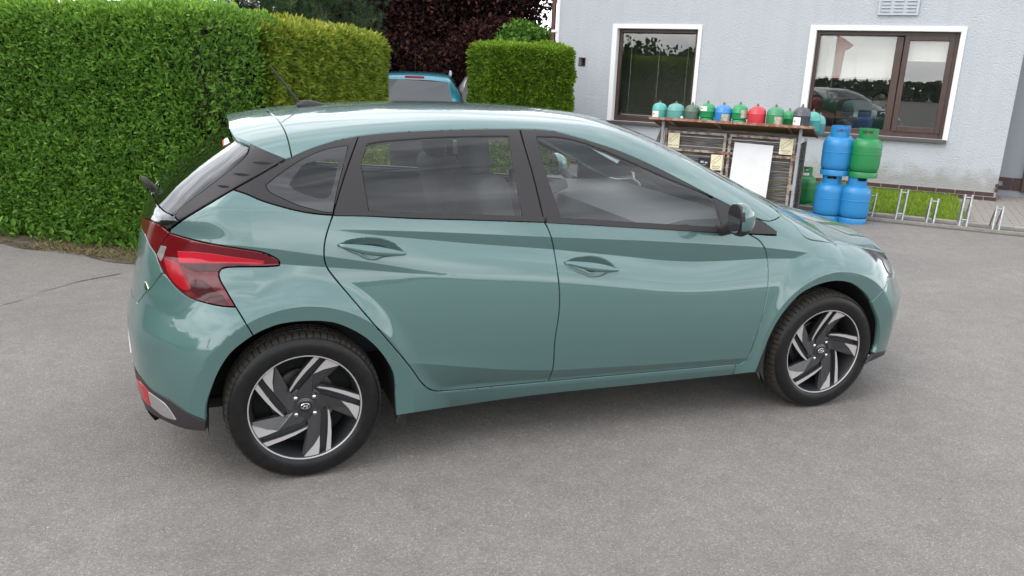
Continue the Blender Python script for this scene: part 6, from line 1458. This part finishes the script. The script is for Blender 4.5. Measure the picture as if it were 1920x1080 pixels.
for (xa, xb, yt, yb, ck_, lb, la, rg_, pp) in small:
    D = -7.33; a = on_wall(*c5(xa, yb), D); b = on_wall(*c5(xb, yb), D); R = (b[0]-a[0])/2*.97; uc = (a[0]+b[0])/2
    H = (on_wall(*c5((xa+xb)/2, yt), D)[1]-roof_z(D))/.95
    if ck_ == 'green2': pass
    o = small_bottle(R, H, M_SM[ck_], lb, rg_, None, la, pp); o.location = wl(uc, D, roof_z(D)+.004); o.rotation_euler = (0, 0, view_rz)
def back_bottle(px, py, w_, D, ck_, lb, H=.19):
    c = on_wall(px, py, D); o = small_bottle(w_/2, H, M_SM[ck_], lb, 0, None, 0, None); o.location = wl(c[0], D, roof_z(D)+.004); o.rotation_euler = (0, 0, view_rz)
back_bottle(*c5(1478, 230), .155, -7.55, 'green', 'green camping gas bottle half hidden behind the dark grey one', .235)
back_bottle(*c5(1722, 250), .18, -7.62, 'turq', 'turquoise camping gas bottle just behind and right of the dark grey one', .25)
back_bottle(*c5(1790, 290), .14, -7.78, 'turq2', 'turquoise bottle farthest back at the right end of the cage roof', .24)
bm = bmesh.new(); bmesh.ops.create_uvsphere(bm, u_segments=14, v_segments=10, radius=.019); q = on_wall(*c5(375, 215), -7.25)
bl = bm_obj('ball', bm, mat('ivory_knob', (.70, .66, .52), rough=.5), None, smooth=True); bl.location = wl(q[0], -7.25, roof_z(-7.25)+.019); tag(bl, 'small ivory ball on the front edge of the cage roof', 'ball')

# ------------------------------------------------------------------ two more cars behind the hedges
def far_car(paint_m, label, glass_m, rails):
    root = empty('parked_car', (0, 0, 0), 0, label=label, cat='car', group='cars parked behind the hedges')
    W_ = .86
    def sect(x, wb_, wt, zb_, zbelt, zr, n=9):
        P = [(wb_*.90, zb_), (wb_*.98, zb_+.12), (wb_, zb_+.35), (wb_*.99, zbelt-.08), (wb_*.955, zbelt), ((wb_*.955+wt)/2+.015, (zbelt+zr)/2), (wt, zr-.10), (wt*.94, zr-.045), (wt*.82, zr-.015), (wt*.5, zr), (0, zr+.008)]
        return [(x, y, z) for y, z in P]
    # rear at x = 0, nose at x = 4.1; the car points along +x
    S = [sect(-.02, .78, .60, .38, .88, 1.02), sect(.0, .82, .62, .30, .95, 1.10), sect(.10, .84, .60, .24, .97, 1.36), sect(.22, .85, .585, .22, .97, 1.50), sect(.5, .86, .60, .20, .96, 1.53), sect(1.4, .86, .62, .20, .95, 1.55), sect(2.1, .86, .60, .2, .94, 1.50), sect(2.75, .86, .62, .2, .93, 1.16), sect(3.2, .85, .66, .2, .90, .98), sect(3.8, .80, .60, .22, .78, .86), sect(4.08, .70, .5, .30, .62, .70)]
    V = []; Fc = []; m = len(S[0]); full = 2*m-1
    for s in S:
        V += [(x, -y, z) for x, y, z in s] + [(x, y, z) for x, y, z in s[:-1][::-1]]
    for i in range(len(S)-1):
        for j in range(full-1): Fc.append((i*full+j, i*full+j+1, (i+1)*full+j+1, (i+1)*full+j))
    Fc += [tuple(range(full))[::-1], tuple((len(S)-1)*full+j for j in range(full))]
    o = mesh('body', V, Fc, paint_m, root, smooth=True); bm = bmesh.new(); bm.from_mesh(o.data); bmesh.ops.recalc_face_normals(bm, faces=bm.faces); bm.to_mesh(o.data); bm.free(); o.data.set_sharp_from_angle(angle=.7)
    md = o.modifiers.new('smooth', 'SUBSURF'); md.levels = md.render_levels = 2
    def quad(name, pts, m_, th=.01):
        bm = bmesh.new(); f = bm.faces.new([bm.verts.new(p_) for p_ in pts]); bm.normal_update(); r = bmesh.ops.extrude_face_region(bm, geom=[f]); 
        for v in [g for g in r['geom'] if isinstance(g, bmesh.types.BMVert)]: v.co.x -= th
        return bm_obj(name, bm, m_, root, bevel=.004)
    quad('rear_window', [(-.045, -.62, 1.0), (-.045, .62, 1.0), (.075, .52, 1.405), (.075, .25, 1.425), (.075, -.25, 1.425), (.075, -.52, 1.405)], glass_m, .01)
    box('high_brake_light', (.105, 0, 1.462), (.05, .30, .035), M_LENSM, root, bevel=.005)
    for s in (-1, 1):
        box('tail_lamp', (-.005, .70*s, .86), (.08, .13, .26), M_LENSR, root, bevel=.02)
        box('reversing_light', (-.035, .52*s, .42), (.06, .17, .06), M_LENSW, root, bevel=.008)
        pts = [(.40, s*.80, 1.0), (2.5, s*.82, .99), (1.95, s*.655, 1.40), (.55, s*.64, 1.42)]
        bm = bmesh.new(); a = [bm.verts.new((x, y+s*.028, z)) for x, y, z in pts]; bm.faces.new(a); bm_obj('side_window', bm, glass_m, root)
        if rails: tube('roof_rail', [(.36, .56*s, 1.50), (.5, .56*s, 1.565), (1.9, .56*s, 1.555), (2.02, .55*s, 1.50)], .018, M_GREYM, root, 8)
    box('bumper', (-.03, 0, .40), (.10, 1.50, .20), M_TRIM, root, bevel=.03)
    box('number_plate', (-.035, 0, .70), (.012, .52, .11), M_WHITE, root, bevel=.003)
    tube('aerial', [(.42, 0, 1.53), (.30, 0, 1.86)], .005, M_TRIM, root, 6)
    for x in (.75, 3.25):
        for s in (-1, 1):
            wh = empty('wheel', (x, .76*s, .31)); wh.parent = root
            lathe('tyre', [(.20, -.09), (.29, -.10), (.31, -.06), (.31, .06), (.29, .10), (.20, .09)], M_RUBBER, wh, 32, 'y'); lathe('rim', [(0, .06*1), (.20, .085), (.20, -.09), (0, -.06)], M_ALLOY, wh, 32, 'y')
    return root
M_BLUCAR = flake_paint('petrol_blue_paint', (.02, .22, .29)); M_GRYCAR = flake_paint('silver_grey_paint', (.30, .30, .31))
M_CARGL = mat('car_glass_dark', (.012, .014, .016), rough=.03, coat=1, spec=.7)
fc = far_car(M_BLUCAR, 'petrol blue estate car seen from behind in the gap between the hedges', M_CARGL, True)
P = gpos(777, 12.3); fc.location = P; fc.rotation_euler = (0, 0, math.atan2(P[1]-CAMP[1], P[0]-CAMP[0])-.04)
fc2 = far_car(M_GRYCAR, 'silver grey car mostly hidden behind the clipped conifer hedge', M_CARGL, False)
P = gpos(930, 13.7); fc2.location = P; fc2.rotation_euler = (0, 0, math.atan2(P[1]-CAMP[1], P[0]-CAMP[0])-.02)

# a red feather flag across the yard, only mirrored in the wide window
def mirror_spot(px, py, dist):
    Dp = DW-FY-.033; q = pray(px, py); q = q/np.linalg.norm(q); t = (Dp-CAMP@WN)/(q@WN); P = CAMP+q*t; r_ = q-2*(q@WN)*WN; return P+r_*dist
f0, f1 = mirror_spot(1571, 66, 34), mirror_spot(1566, 150, 34)
FL = empty('feather_flag', (f0[0], f0[1], 0), WANG, label='red feather flag on a pole, mirrored in the wide window', cat='flag')
tube('pole', [(0, 0, 0), (0, 0, f0[2])], .03, M_GREYM, FL, 8)
hF = f0[2]-f1[2]; V = []; Fc = []
prof = [(0, 0), (.08, .25), (.22, .55), (.30, .42), (.34, .30), (.6, .28), (.85, .26), (1, .22)]
for i, (t, w_) in enumerate(prof):
    for k in range(4): V.append((w_*1.6*k/3, .10*math.sin(k*1.4+t*6), f0[2]-hF*t))
    if i:
        for k in range(3): Fc.append((4*i-4+k, 4*i-3+k, 4*i+1+k, 4*i+k))
mesh('banner', V, Fc, mat('red_flag_cloth', (.55, .03, .03), rough=.8), FL, smooth=True)
